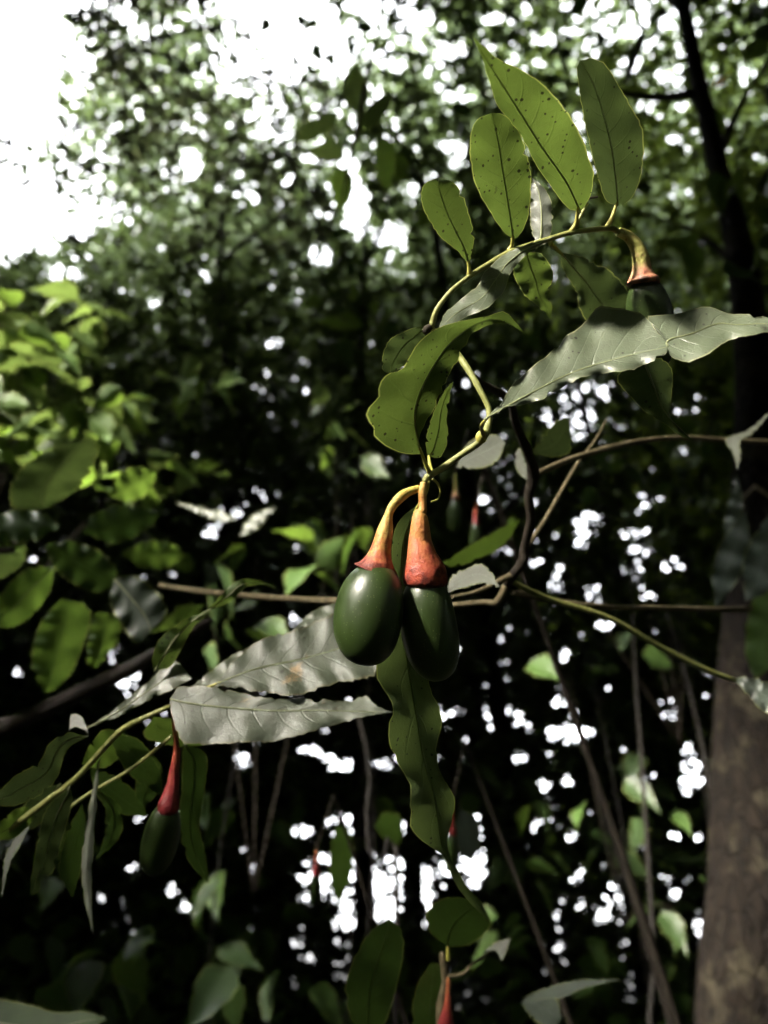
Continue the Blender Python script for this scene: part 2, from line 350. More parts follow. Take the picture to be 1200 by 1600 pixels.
# ------------------------------------------------------------------ foliage density as the photo shows it
GRID = np.array([[0, 6, 7, 5, 1, 4, 7, 8, 8, 7, 7, 7], [0, 5, 7, 5, 4, 6, 8, 7, 8, 7, 7, 8],
                 [4, 5, 6, 6, 5, 6, 7, 7, 8, 8, 8, 8], [0, 2, 5, 5, 6, 4, 6, 8, 9, 9, 9, 9],
                 [5, 7, 8, 8, 8, 7, 8, 9, 9, 9, 9, 9], [9]*12, [9]*12, [9]*12, [9]*12, [9]*12, [9]*12, [9]*12, [9]*12, [9]*12, [9]*12, [9]*12], float)/9
def dens(x, y):
    gx = np.clip(x/100-.5, 0, 10.999); gy = np.clip(y/100-.5, 0, 14.999)
    i = gx.astype(int); j = gy.astype(int); a = gx-i; b = gy-j
    g = GRID[j, i]*(1-a)*(1-b)+GRID[j, i+1]*a*(1-b)+GRID[j+1, i]*(1-a)*b+GRID[j+1, i+1]*a*b
    return np.where((y < -50) | (x < -60), 1.0, g)      # unseen foliage outside the frame kept full to block sky light
HOLES = np.array([(425, 535, 16, 9), (240, 475, 14, 10), (410, 772, 26, 12), (365, 795, 22, 14), (335, 826, 26, 15), (448, 968, 18, 11), (270, 895, 7, 7), (215, 905, 7, 7),
    (205, 1060, 26, 20), (30, 1048, 8, 8), (900, 640, 34, 46), (850, 655, 20, 20), (930, 610, 20, 20), (865, 605, 40, 12), (730, 590, 18, 16), (760, 640, 10, 12), (790, 620, 9, 12),
    (750, 775, 16, 14), (790, 790, 7, 6), (920, 815, 26, 24), (905, 845, 14, 12), (870, 900, 18, 26), (925, 930, 22, 18), (985, 835, 16, 8), (1000, 860, 20, 8), (1052, 882, 22, 14),
    (985, 897, 22, 10), (1010, 925, 14, 16), (945, 976, 14, 7), (915, 960, 12, 5), (800, 1118, 22, 18), (872, 1090, 14, 16), (885, 1145, 40, 14), (935, 1078, 16, 12), (1080, 1185, 20, 24),
    (1080, 1225, 22, 16), (1068, 1308, 26, 10), (850, 1225, 8, 10), (890, 1225, 12, 8), (885, 1310, 6, 5), (590, 1385, 78, 62), (660, 1400, 22, 50), (740, 1345, 22, 46), (695, 1340, 12, 34),
    (530, 1190, 44, 12), (620, 1190, 30, 10), (545, 1290, 36, 22), (470, 1300, 18, 14), (440, 1245, 14, 16), (480, 1170, 18, 8), (640, 1290, 30, 16), (380, 1188, 14, 9), (960, 1420, 24, 26),
    (935, 1432, 12, 14), (882, 1452, 12, 8), (1105, 1440, 26, 46), (990, 1525, 16, 20), (1010, 1545, 14, 8), (985, 1565, 10, 10), (1132, 1550, 6, 24), (310, 1415, 24, 10), (270, 1390, 10, 9),
    (205, 1355, 9, 7), (490, 1385, 22, 26), (540, 1440, 20, 18), (430, 1385, 6, 6), (460, 1535, 8, 8), (400, 1420, 8, 8), (1165, 115, 15, 18), (985, 50, 18, 10), (1010, 33, 9, 6),
    (1042, 32, 9, 12), (1060, 132, 10, 9), (1062, 168, 9, 9), (1050, 215, 14, 9), (1130, 333, 14, 6), (1155, 372, 10, 16), (1190, 245, 12, 8), (1030, 115, 8, 8), (1130, 62, 6, 12),
    (720, 150, 26, 16), (712, 240, 18, 22), (620, 100, 18, 14), (690, 80, 14, 12), (610, 365, 34, 24), (560, 330, 20, 50), (640, 300, 14, 20), (505, 400, 18, 22), (545, 260, 16, 20),
    (585, 150, 16, 14), (600, 230, 10, 20), (770, 30, 16, 8), (660, 30, 18, 10), (860, 60, 8, 8), (960, 600, 10, 10), (1000, 880, 10, 6), (640, 430, 10, 8), (320, 430, 10, 12), (100, 430, 30, 12), (300, 255, 18, 24)], float)
def gap_map():
    """distance (photo pixels) to the nearest gap between the crowns, over the frame"""
    S = np.full((1600, 1200), 60.0); rr = np.random.default_rng(31)
    H = [(a, b, c*.88, d*.88) for a, b, c, d in HOLES]
    for k in range(640):                      # clusters of small glints, thicker towards the top and the right
        cx = rr.uniform(0, 1200); cy_ = rr.uniform(0, 1600)
        if cy_ > 450 and cx < 450 and rr.random() < .45 or cy_ > 1000 and rr.random() < .35: continue
        if cy_ < 500 and cx > 450 or rr.random() < .6:
            for q in range(rr.integers(2, 9)): H.append((cx+rr.normal(0, 20), cy_+rr.normal(0, 20), *(rr.uniform(1.4, 5.2, 2)*(.95 if cy_ < 480 else .88))))
    for cx, cy_, rx, ry in H:
        m = 50; x0, x1 = int(max(0, cx-rx-m)), int(min(1200, cx+rx+m)); y0, y1 = int(max(0, cy_-ry-m)), int(min(1600, cy_+ry+m))
        if x1 <= x0 or y1 <= y0: continue
        yy, xx = np.mgrid[y0:y1, x0:x1]
        q = np.sqrt(((xx-cx)/rx)**2+((yy-cy_)/ry)**2)
        S[y0:y1, x0:x1] = np.minimum(S[y0:y1, x0:x1], (q-1)*min(rx, ry))
    return S
GAPS = gap_map()
def hole_keep(x, y, d, L=.17):
    """chance that a leaf stays at a photo position: leaves do not grow across the gaps"""
    inside = (x >= 0) & (x < 1200) & (y >= 0) & (y < 1600)
    S = GAPS[np.clip(y, 0, 1599).astype(int), np.clip(x, 0, 1199).astype(int)]
    m = np.minimum(.25*L*FPX/d, 13.0)
    return np.where(inside, np.clip((S-m)/3+1, np.where(d > 9, .10, 0.0), 1), 1.0)

T_LEAF = (np.array([[0, 0, 0], [.45, .19, .05], [.45, -.19, .05], [1, 0, -.10]]), np.array([[0, 2, 1], [1, 2, 3]]))
T_LEAF8 = (np.array([[0, 0, 0], [.22, .15, .05], [.22, -.15, .05], [.5, .20, .06], [.5, 0, .02], [.5, -.20, .06], [.8, .11, .0], [.8, -.11, .0], [1.05, 0, -.12], [.22, 0, .015]]),
           np.array([[0, 9, 1], [0, 2, 9], [1, 9, 4], [1, 4, 3], [9, 2, 4], [2, 5, 4], [3, 4, 6], [4, 5, 7], [4, 7, 6], [6, 7, 8]]))
T_LEAF[0][:, 0] -= .5; T_LEAF8[0][:, 0] -= .5          # leaves sit centred on their points
def frames(n, droop=0.35, up=0.9):
    a = rng.uniform(0, 2*np.pi, n)
    d = np.stack([np.cos(a), np.sin(a), rng.normal(-droop, 0.45, n)], 1); d /= np.linalg.norm(d, axis=1)[:, None]
    u = np.stack([rng.normal(0, .55, n), rng.normal(0, .55, n), np.full(n, up)], 1)
    s = np.cross(u, d); s /= np.linalg.norm(s, axis=1)[:, None]+1e-9
    return d, s, np.cross(d, s)
def cloud(C, size, tmpl=T_LEAF, droop=0.35, up=0.9):
    n = len(C); d, s, w = frames(n, droop, up); T, F = tmpl
    L = np.asarray(size)[:, None, None]
    V = C[:, None, :]+L*(T[None, :, 0:1]*d[:, None]+T[None, :, 1:2]*s[:, None]+T[None, :, 2:3]*w[:, None])
    return V.reshape(-1, 3), (F[None]+(np.arange(n)*len(T))[:, None, None]).reshape(-1, 3)
FLECKS = [(P(640, 860, .3), 0.24), (P(850, 400, .32), 0.24), (P(350, 1100, .42), 0.22), (P(80, 590, 1.45), 0.50), (P(330, 600, 2.2), 0.2), (P(520, 660, 2.2), 0.16)]  # places whose sun rays are kept clear of leaves
def sun_keep(C):
    """gaps cut in the leaves so the sun lights chosen branches and shrubs"""
    k = np.ones(len(C), bool)
    for p, r in FLECKS:
        q = C-p; t = q@SUN; dist = np.linalg.norm(q-np.outer(t, SUN), axis=1)
        k &= ~((t > 0.6) & (dist < r+0.03*np.abs(t)))
    return k
def clumps(nc, per, h0, h1, xr, yr, zmax, spread, mult=lambda x, y: 1.0, zmin=0.15, leafL=.2):
    x = rng.uniform(*xr, nc); y = rng.uniform(*yr, nc); h = rng.uniform(h0, h1, nc)
    keep = rng.random(nc) < dens(x, y)**1.6*mult(x, y)
    x, y, h = x[keep], y[keep], h[keep]
    c = PV(x, y, h); c = c[(c[:, 2] > zmin) & (c[:, 2] < zmax)]
    n = len(c); k = rng.integers(per//2, per+per//2, n)
    idx = np.repeat(np.arange(n), k)
    ax = rng.normal(0, 1, (n, 3)); ax[:, 2] *= .5; ax /= np.linalg.norm(ax, axis=1)[:, None]
    t = rng.uniform(-1, 1, len(idx))[:, None]
    p = c[idx]+ax[idx]*t*spread*1.5+rng.normal(0, spread*.45, (len(idx), 3))
    px, py, d = project(p)
    ok = (rng.random(len(p)) < hole_keep(px, py, d, leafL)) & (d > 0.5) & (p[:, 2] > 0.02)
    ok &= rng.random(len(p)) < np.clip(dens(px, py)*1.6+.05, 0, 1)
    ok &= sun_keep(p)
    return p[ok]

def limbs_of(root, top, n, spread, mat, parent, r0):
    """forked limbs that carry a crown"""
    for i in range(n):
        t = 0.35+0.6*(i+.5)/n; b0 = root*(1-t)+top*t
        a = rng.uniform(0, 6.28); L = spread*rng.uniform(.5, 1)
        e = b0+np.array([math.cos(a)*L, math.sin(a)*L, L*rng.uniform(.3, .9)])
        m_ = (b0+e)/2+rng.normal(0, L*.08, 3)
        if parent.name.startswith('canopy'):
            px, py, d = project(np.array([b0, m_, e, (m_+e)/2]))
            if ((d > 0) & (px > -150) & (px < 1350) & (py > -150) & (py < 1700)).any(): continue
        tube('limb', [b0, m_, e], [r0*.45, r0*.3, r0*.08], mat, parent, seg=6, n=10)

# ------------------------------------------------------------------ far and middle trees
def forest():
    # far trees: (photo x of the trunk, distance ahead, height)
    far = [(-260, 13, 15, 'far tree beyond the left edge, its dark foliage closing the frame'),
           (40, 12, 9, 'far dark tree whose low crown ends under the white sky at left'),
           (250, 15, 12, 'far dark tree behind the bright green shrub, crown broken by small sky gaps'),
           (450, 11, 14, 'far dark tree rising behind the left one of the paired fruits'),
           (640, 14, 17, 'far tree in the middle, directly behind the hanging pair of fruits'),
           (830, 12, 18, 'far tree behind the dark upright stem, with bright gaps under its crown'),
           (1010, 15, 20, 'far tree just left of the mottled trunk, speckled with sky gaps'),
           (1260, 12, 20, 'far tree behind the mottled trunk at the right edge')]
    p = np.vstack([clumps(34000, 26, 9, 15, (-600, 1800), (-420, 1640), 26, 0.42, leafL=.25), clumps(14000, 26, 9, 15, (-600, 1800), (330, 1000), 26, .42, leafL=.25), clumps(15000, 24, 15, 24, (-700, 1900), (-420, 1640), 30, 0.7, leafL=.33)])
    heart = clumps(11000, 7, 12, 17, (-600, 1800), (280, 1640), 26, .6, leafL=.5)
    roots = np.array([PV(x, 1570, h)*[1, 1, 0] for x, h, H, l in far])
    own_h = np.argmin(np.linalg.norm((heart[:, None, :2]-roots[None, :, :2])*[1, .45], axis=2), 1)
    own = np.argmin(np.linalg.norm((p[:, None, :2]-roots[None, :, :2])*[1, .45], axis=2), 1)
    for i, (x, h, H, lab) in enumerate(far):
        e = empty('forest_tree', roots[i], lab, 'tree', 'far trees of the dark forest behind')
        top = roots[i]+np.array([rng.normal(0, .6), rng.normal(0, .4), H*.8])
        tube('trunk', [roots[i]-[0, 0, .15], (roots[i]+top)/2+rng.normal(0, .25, 3)*[1, 1, 0], top], [.2, .15, .04], B_FOREST, e, seg=8, n=14)
        limbs_of(roots[i], top, 5, 2.2, B_FOREST, e, .16)
        q = p[own == i]
        V, F = cloud(q, rng.uniform(.17, .28, len(q))*(1+.5*(project(q)[2] > 17)))
        q = heart[own_h == i]; V2, F2 = cloud(q, rng.uniform(.42, .62, len(q)))
        c = add('crown', np.vstack([V, V2]), np.vstack([F, F2+len(V)]), F_FAR, e, roots[i]); c['kind'] = 'stuff'
    # middle trees
    mid = [(-150, 5.0, 8, 'slim tree at the far left with sparse yellowish sprays against the white sky', F_LIGHT),
           (300, 5.5, 11, 'slim tree with lacy crown and leaning dark stem before the white sky', F_LIGHT),
           (600, 5.0, 11, 'middle tree whose leaves fill the top centre behind the pointed leaf', F_MID),
           (860, 4.5, 11, 'middle tree behind the upper leaves of the fruiting branch', F_MID),
           (1180, 6.0, 12, 'middle tree behind the mottled trunk, green in the light at top right', F_BRIGHT)]
    mult = lambda x, y: np.where(y < 300, 1.0, 0.7)
    p = np.vstack([clumps(15000, 14, 3.6, 7.0, (-450, 1650), (-420, 1640), 14, 0.26, mult, leafL=.14), clumps(20000, 14, 3.0, 6.0, (-900, 1900), (-1000, -50), 20, 0.3)])  # second set: unseen overhead leaves added to shade from the sky
    roots = np.array([PV(x, 1570, h)*[1, 1, 0] for x, h, H, l, m in mid])
    own = np.argmin(np.linalg.norm((p[:, None, :2]-roots[None, :, :2])*[1, .5], axis=2), 1)
    lone = leaf_object_mesh('tree_leaf_blade')
    for i, (x, h, H, lab, mt) in enumerate(mid):
        e = empty('understory_tree', roots[i], lab, 'tree', 'slim trees of the middle distance')
        top = roots[i]+np.array([rng.normal(0, .3), rng.normal(0, .3), H*.75])
        tube('trunk', [roots[i]-[0, 0, .15], (roots[i]+top)/2+rng.normal(0, .12, 3)*[1, 1, 0], top], [.07, .05, .012], B_FOREST, e, seg=8, n=14)
        limbs_of(roots[i], top, 6, 1.5, B_FOREST, e, .06)
        q = p[own == i]
        px, py, d = project(q)
        near = np.argsort(d+1e3*((px < 0) | (px > 1200) | (py < 0) | (py > 1600)))[:110]
        far_ = np.ones(len(q), bool); far_[near] = False
        lit = far_ & (py < 400) & (px < 520)  # leaves given the sunlit colour
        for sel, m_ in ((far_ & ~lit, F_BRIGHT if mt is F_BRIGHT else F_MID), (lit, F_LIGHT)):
            if not sel.any(): continue
            V, F = cloud(q[sel], rng.uniform(.10, .17, sel.sum()), T_LEAF8)
            c = add('crown', V, F, m_, e, roots[i]); c['kind'] = 'stuff'
        mt = F_MID
        scatter_leaves(q[near], rng.uniform(.10, .16, len(near)), lone, M_MID if mt is F_MID else M_YOUNG, e)

LEAFMESH = {}
def leaf_object_mesh(name, w=0.21, droop=.16, n=10, fold=.10, curl=.0):
    """a single pointed blade, 1 m long, to be scaled; base at the origin, along +x"""
    V = []; F = []; uv = []
    for i in range(n):
        s = i/(n-1); hw = w*1.25*(math.sin(math.pi*s**.72))**.85*1.2*(1-s*s)**.6 if 0 < i < n-1 else .004
        hw *= 1+.07*(-1)**i
        for j in range(5):
            v = (j-2)/2
            V.append((s, v*hw+curl*s*s, fold*abs(v)*hw*1.5-droop*s*s+.02*math.sin(s*13+v*2)*abs(v))); uv.append((s, (v+1)/2))
    for i in range(n-1):
        for j in range(4): F.append((i*5+j, (i+1)*5+j, (i+1)*5+j+1, i*5+j+1))
    return (V, F, uv)
def scatter_leaves(C, size, geo, mat, parent, droop=.35, dirs=None, name='leaf'):
    key = (id(geo), mat.name)
    if key not in LEAFMESH:
        me = mesh_np('leaf_blade', geo[0], geo[1], geo[2]); me.materials.append(mat); LEAFMESH[key] = (me, geo)
    me = LEAFMESH[key][0]
    d, s, w = frames(len(C), droop) if dirs is None else dirs
    from mathutils import Matrix
    for i in range(len(C)):
        o = bpy.data.objects.new(name, me); COL.objects.link(o); o.parent = parent
        L = float(size[i]); c = C[i]-ORG[parent.name]
        M = Matrix(((d[i][0]*L, s[i][0]*L, w[i][0]*L, c[0]), (d[i][1]*L, s[i][1]*L, w[i][1]*L, c[1]), (d[i][2]*L, s[i][2]*L, w[i][2]*L, c[2]), (0, 0, 0, 1)))
        o.matrix_basis = M
forest()

# unseen trees added round the viewpoint to shade the scene; gaps let sun in
def canopy():
    spots = [((-5.5, -1.0, 0), 9, 'tall added shade tree standing left of the clearing, outside the frame'), ((-4.2, 5.0, 0), 8, 'added tree beyond the left edge of the frame, shading the shrub'),
             ((-2.0, -4.5, 0), 9, 'added shade tree standing behind the viewpoint to the left'), ((3.5, -3.5, 0), 9, 'added shade tree standing behind the viewpoint to the right'),
             ((-8.5, 3.0, 0), 11, 'tall added shade tree farther left of the clearing, outside the frame'), ((-7.5, -5.5, 0), 11, 'tall added shade tree far behind the viewpoint to the left'), ((0.5, -8.0, 0), 11, 'tall added shade tree far behind the viewpoint'), ((7.5, -3.0, 0), 11, 'tall added shade tree far right of the viewpoint'), ((8.5, 4.0, 0), 11, 'tall added shade tree far right of the clearing, outside the frame'),
             ((-10, 8.0, 0), 16, 'very tall added tree to the left that shades the forest behind'), ((-11, 13.0, 0), 18, 'very tall added shade tree far to the left ahead'), ((-13, 4.0, 0), 17, 'very tall added shade tree farthest left of the clearing'),
             ((-7, 10.5, 0), 15, 'tall added shade tree left ahead, just outside the frame'), ((2.0, 1.0, 0), 15, 'very tall added shade tree whose crown blocks the sky straight overhead'), ((-1.5, -2.0, 0), 15, 'very tall added shade tree behind the viewpoint, crown overhead'),
             ((-3.2, 0.4, 0), 17, 'very tall added shade tree left of the viewpoint leaning over the clearing', (2.6, 1.8)), ((3.6, 0.3, 0), 18, 'very tall added shade tree right of the viewpoint leaning over the clearing', (-1.6, 2.6)),
             ((-6.0, 3.2, 0), 12, 'leafy added shade tree at the left side of the clearing'), ((-6.4, 6.6, 0), 13, 'leafy added shade tree at the left side, farther ahead'), ((-9.5, 10.0, 0), 13, 'leafy added shade tree far left ahead'), ((-4.6, 1.2, 0), 7, 'low leafy added shade tree close at the left of the clearing'),
             ((6.5, 5.5, 0), 13, 'leafy added shade tree at the right side of the clearing'), ((9.0, 9.0, 0), 15, 'leafy added shade tree far right ahead'),
             ((-7.0, 0.8, 0), 16, 'very tall added shade tree left of the clearing, second from the viewpoint'), ((-8.8, -3.4, 0), 17, 'very tall added shade tree left behind the viewpoint, farther off'), ((-4.8, -3.6, 0), 15, 'very tall added shade tree left behind the viewpoint, nearer'),
             ((5.0, 2.0, 0), 9, 'added shade tree standing right of the clearing, outside the frame')]
    for (loc, H, lab, *off) in spots:
        loc = np.array(loc, float); off = np.array([*off[0], 0.0]) if off else np.zeros(3)
        e = empty('canopy_shade_tree', loc, lab, 'tree', 'unseen trees added around the clearing for shade')
        top = loc+off+np.array([0, 0, H*.8])
        tube('trunk', [loc-[0, 0, .1], (loc+top)/2-off*.25+[.15, .1, 0], top], [.16, .12, .04], B_FOREST, e, seg=8, n=12)
        limbs_of(loc, top, 6, 2.6, B_FOREST, e, .12)
        n = 9000 if H < 12 else 15000
        u = rng.normal(0, 1, (n, 3)); u /= np.linalg.norm(u, axis=1)[:, None]; u *= rng.random((n, 1))**(1/2.2)
        c = loc+off+np.array([0, 0, H*.62])+u*np.array([3.6, 3.6, H*.42])*(1 if H < 12 else 1.25)
        px, py, d = project(c)
        inview = (d > 0.05) & (px > -330-500/d) & (px < 1400+500/d) & (py > -200-600/d) & (py < 1900)
        c = c[sun_keep(c) & ~inview & (c[:, 2] > .3) & (np.linalg.norm(c-CAM, axis=1) > 1.3)]
        V, F = cloud(c, rng.uniform(.30, .46, len(c)))
        o = add('crown', V, F, F_SHADE, e, loc); o['kind'] = 'stuff'
canopy()
def undergrowth():  # unseen ring of undergrowth added to cut light leaking at the horizon
    n = 46000; a = rng.uniform(0, 6.283, n); R = np.sqrt(rng.uniform(3.6**2, 15**2, n)); z = rng.beta(1.1, 1.7, n)*4.2
    c = np.stack([np.cos(a)*R, np.sin(a)*R+1.0, z], 1)
    px, py, d = project(c)
    inv = (d > 0.05) & (px > -300) & (px < 1500) & (py > -260) & (py < 1900)
    lump = np.sin(c[:, 0]*1.3+2)*np.cos(c[:, 1]*1.1)+np.sin(c[:, 0]*.6-c[:, 1]*.8)
    c = c[~inv & sun_keep(c) & (z < 3.2+lump*.9)]
    V, F = cloud(c, rng.uniform(.27, .40, len(c)))
    o = add('undergrowth', V, F, F_SHADE); o['kind'] = 'stuff'; o['label'] = 'unseen undergrowth added around the clearing to block low light'; o['category'] = 'undergrowth'
    n = 60000; a = rng.uniform(0, 6.283, n); R = np.sqrt(rng.uniform(19**2, 27**2, n)); z = rng.uniform(0, 12, n)  # unseen far ring of wood added to close the remaining light leaks
    c = np.stack([np.cos(a)*R, np.sin(a)*R+1.0, z], 1)
    px, py, d = project(c)
    inv = (d > 0.05) & (px > -350) & (px < 1550)
    c = c[~inv & sun_keep(c)]
    V, F = cloud(c, rng.uniform(.7, 1.0, len(c)))
    o = add('shade_wood_ring', V, F, F_SHADE); o['kind'] = 'stuff'; o['label'] = 'unseen wood added far off on both sides and behind to block light'; o['category'] = 'wood'
    n = 16000; a = rng.uniform(0, 6.283, n); R = 9*np.sqrt(rng.random(n))
    c = np.stack([np.cos(a)*R, np.sin(a)*R+2.0, rng.uniform(-.02, .06, n)], 1)
    V, F = cloud(c, rng.uniform(.08, .16, n), T_LEAF, droop=0.0, up=2.5)
    o = add('leaf_litter', V, F, F_LITTER); o['kind'] = 'stuff'; o['label'] = 'brown fallen leaves strewn over the forest floor'; o['category'] = 'leaf litter'
undergrowth()

# ------------------------------------------------------------------ single traced leaves
def leaf(parent, A, B, D, gx, gy, mat, M=None, bow=0.0, wave=0.0, nw=4, quilt=0.0, nq=9, fold=0.0, pet=None, rib=None, N=40, name='leaf', jag=0.6, twist=0.0, label=None, hw=4):
    """A, B: the two margins from base to tip in photo pixels; the blade is a tilted sheet through its base at depth D
    (gx, gy: depth gained per metre to the right / downwards)."""
    a = catmull(A, N); b = catmull(B, N)
    m = catmull(M, N) if M is not None else (a+b)/2
    m[0] = (a[0]+b[0])/2
    s = np.linspace(0, 1, N); env = np.sin(np.pi*np.clip(s, 0, 1))**.6
    jn = rng.normal(0, jag, (2, N)); jn[:, [0, -1]] = 0
    if parent.name.startswith('broadleaf'): jn[:, 1:-1] += 1.8*(-1.0)**np.arange(1, N-1); wave = wave or .004; fold = fold or .25
    for side in (0, 1):
        for q_ in range(rng.integers(0, 4)):
            k_ = rng.integers(4, N-5); jn[side, k_] -= rng.uniform(2, 6); jn[side, k_+1] -= rng.uniform(0, 4)
    mpp = D/FPX; b0 = a[0]
    V = []; uv = []; ph = rng.uniform(0, 6.28, 2)
    cols = 2*hw+1
    rows = []
    for i in range(N):
        for j in range(cols):
            v = (j-hw)/hw
            e = a[i] if v < 0 else b[i]; w = abs(v)
            p = m[i]*(1-w)+e*w
            if w == 1:
                q = e-m[i]; L = np.linalg.norm(q)+1e-6; p = p+q/L*jn[0 if v < 0 else 1, i]
            half = np.linalg.norm(e-m[i])*mpp
            dz = gx*(p[0]-b0[0])*mpp+gy*(p[1]-b0[1])*mpp
            dz += bow*4*s[i]*(1-s[i])*1.0
            dz += wave*math.sin(2*math.pi*nw*s[i]+ph[0 if v < 0 else 1])*w**1.6*env[i]
            dz += twist*v*s[i]
            dz += fold*half*w
            if quilt:
                f = nq*s[i]-1.3*w**1.2
                dz += -.45*quilt*(.5-.5*math.cos(2*math.pi*f))*math.sin(math.pi*min(1, w*.95+.03))*env[i]
            rows.append(P(p[0], p[1], D+dz)); uv.append((s[i], (v+1)/2))
    V = np.array(rows); F = []
    for i in range(N-1):
        for j in range(cols-1): F.append((i*cols+j, i*cols+j+1, (i+1)*cols+j+1, (i+1)*cols+j))
    o = add(name, V, F, mat, parent, V[hw], uv)
    if label: o['label'] = label
    if rib is not None:
        c = V[hw::cols][:-1]
        toward = CAM-c; toward /= np.linalg.norm(toward, axis=1)[:, None]
        r = np.linspace(1, .25, len(c))*2.0*mpp*rib[1]
        c = c[::3]; r = r[::3]; toward = toward[::3]
        tube('midrib', c+toward*(r*.35)[:, None], r, rib[0], o, seg=6, n=len(c)*2)
    if pet is not None:
        pts = [P(*q) for q in pet]+[V[hw]+(V[hw+2*cols]-V[hw])*.6]
        tube('petiole', pts, [4.2*mpp, 3.3*mpp, 3.0*mpp, 2.0*mpp], B_PET, o, seg=8, origin=V[hw])
    return o

def twig(parent, pts, w, mat, seg=10, lump=.05, name='twig', n=None):
    """pts: (x, y, depth); w: widths in photo pixels along it"""
    q = [P(*p) for p in pts]
    ww = np.interp(np.linspace(0, 1, len(pts)), np.linspace(0, 1, len(w)), w)
    return tube(name, q, [a/2*p[2]/FPX for a, p in zip(ww, pts)], mat, parent, seg=seg, lump=lump, n=n)

def fruit(parent, stalk, widths, smat, top, bot, width, mat=M_FRUIT, label=None, power=2.25):
    """drupe from top to bot (x, y, depth) with its swollen stalk as a sub-part"""
    t = P(*top); b_ = P(*bot); n = 26; mpp = top[2]/FPX
    u = -np.cos(np.linspace(0.0, np.pi, n))
    ctr = (t+b_)/2; ax = (b_-t)/2
    r = width/2*mpp*np.maximum(1-np.abs(u)**power, 0)**(1/power)*(1+.03*u)
    V, F, uv = [], [], []
    a = np.cross(ax, FW); a /= np.linalg.norm(a); c2 = np.cross(ax, a); c2 /= np.linalg.norm(c2)
    lop = rng.uniform(0, 6.28); seg = 36; th = np.linspace(0, 2*np.pi, seg, endpoint=False)
    for i in range(n):
        rr = r[i]*(1+.018*np.sin(2*th+lop)+.012*np.sin(3*th+2*u[i]+lop))
        V.append(ctr+ax*u[i]+a*(.035*width*mpp*(1-u[i]**2)*math.sin(lop))+rr[:, None]*(np.outer(np.cos(th), a)+np.outer(np.sin(th), c2)))
    V = np.vstack(V)
    F = [(i*seg+j, i*seg+(j+1) % seg, (i+1)*seg+(j+1) % seg, (i+1)*seg+j) for i in range(n-1) for j in range(seg)]
    o = add('fruit', V, F, mat, parent, ctr)
    if label: o['label'] = label
    q = [P(*p) for p in stalk]
    tube('fruit_stalk', q, [w/2*p[2]/FPX for w, p in zip(widths, stalk)], smat, o, seg=32, n=60, lump=.035, axial=0)
    return o

# ---- the main fruiting branch
hero = empty('fruiting_branch', PV(1178, 950, 1.66), 'sharp fruiting branch with two green fruits on red stalks hanging in the middle', 'branch')
RU = (B_RIB, .75); RD = (B_RIBP, .7); RP = (B_RIBP, .9)
leaf(hero, [(907, 332), (885, 322), (858, 287), (836, 256), (822, 225), (800, 192), (778, 165), (763, 122), (752, 88), (738, 57)],
     [(907, 332), (922, 307), (927, 275), (918, 240), (900, 197), (875, 160), (850, 134), (822, 112), (790, 99), (765, 82), (738, 57)], .318, .35, .75, M_UNDER,
     M=[(907, 332), (885, 285), (850, 235), (815, 180), (780, 125), (738, 57)], bow=-.006, wave=.0015, nw=3, fold=-.25, pet=[(892, 362, .32), (900, 348, .319)], rib=RU)
leaf(hero, [(802, 374), (785, 360), (762, 325), (742, 285), (734, 240), (736, 205), (748, 185), (768, 177)],
     [(802, 374), (816, 362), (827, 330), (830, 285), (826, 252), (815, 215), (800, 190), (784, 178), (768, 177)], .312, .3, .7, M_UNDER,
     M=[(802, 374), (796, 330), (786, 270), (778, 220), (768, 177)], bow=-.004, fold=-.2, wave=.001, pet=[(795, 392, .314), (800, 383, .313)], rib=RU)
leaf(hero, [(732, 412), (715, 392), (690, 372), (668, 340), (658, 310), (663, 288), (686, 277)], [(732, 412), (738, 390), (740, 365), (733, 335), (722, 305), (708, 285), (686, 277)],
     .305, .3, .7, M_UNDER, bow=-.003, fold=-.2, pet=[(733, 430, .306), (733, 420, .305)], rib=RU)
leaf(hero, [(965, 322), (946, 312), (935, 280), (920, 220), (908, 160), (902, 112), (906, 94)], [(965, 322), (985, 312), (1000, 280), (1006, 230), (1002, 198), (980, 155), (962, 125), (946, 101), (926, 91), (906, 94)],
     .322, .55, .45, M_UNDER_DARK, M=[(965, 322), (963, 290), (955, 230), (940, 170), (924, 125), (906, 94)], bow=-.004, fold=-.25, wave=.001, pet=[(948, 356, .323), (956, 340, .322)], rib=RD)
leaf(hero, [(838, 388), (829, 352), (829, 312), (832, 278)], [(838, 388), (858, 372), (864, 336), (855, 300), (832, 278)], .325, -.4, -.8, M_PALE, fold=.5, wave=.002, rib=RP, label='pale grey leaf folded upright')
leaf(hero, [(866, 370), (820, 383), (785, 400), (757, 425), (748, 445), (720, 468), (696, 488), (686, 512)], [(866, 370), (840, 385), (818, 402), (796, 430), (788, 455), (760, 482), (730, 494), (704, 510), (686, 512)],
     .306, -.2, -.9, M_TOP, wave=.002, fold=.3, rib=RD)
leaf(hero, [(822, 394), (802, 420), (815, 455), (836, 474), (861, 499)], [(822, 394), (848, 398), (864, 428), (858, 455), (862, 478), (861, 499)], .33, .4, .5, M_UNDER, wave=.002, rib=RU)
leaf(hero, [(876, 395), (905, 400), (942, 415), (970, 440), (988, 470), (994, 520)], [(876, 395), (880, 420), (900, 455), (906, 482), (930, 512), (994, 520)], .345, .5, .5, M_UNDER_DARK,
     M=[(876, 395), (915, 440), (945, 480), (994, 520)], fold=.3, wave=.002, rib=RD, pet=[(860, 380, .335), (868, 388, .34)])
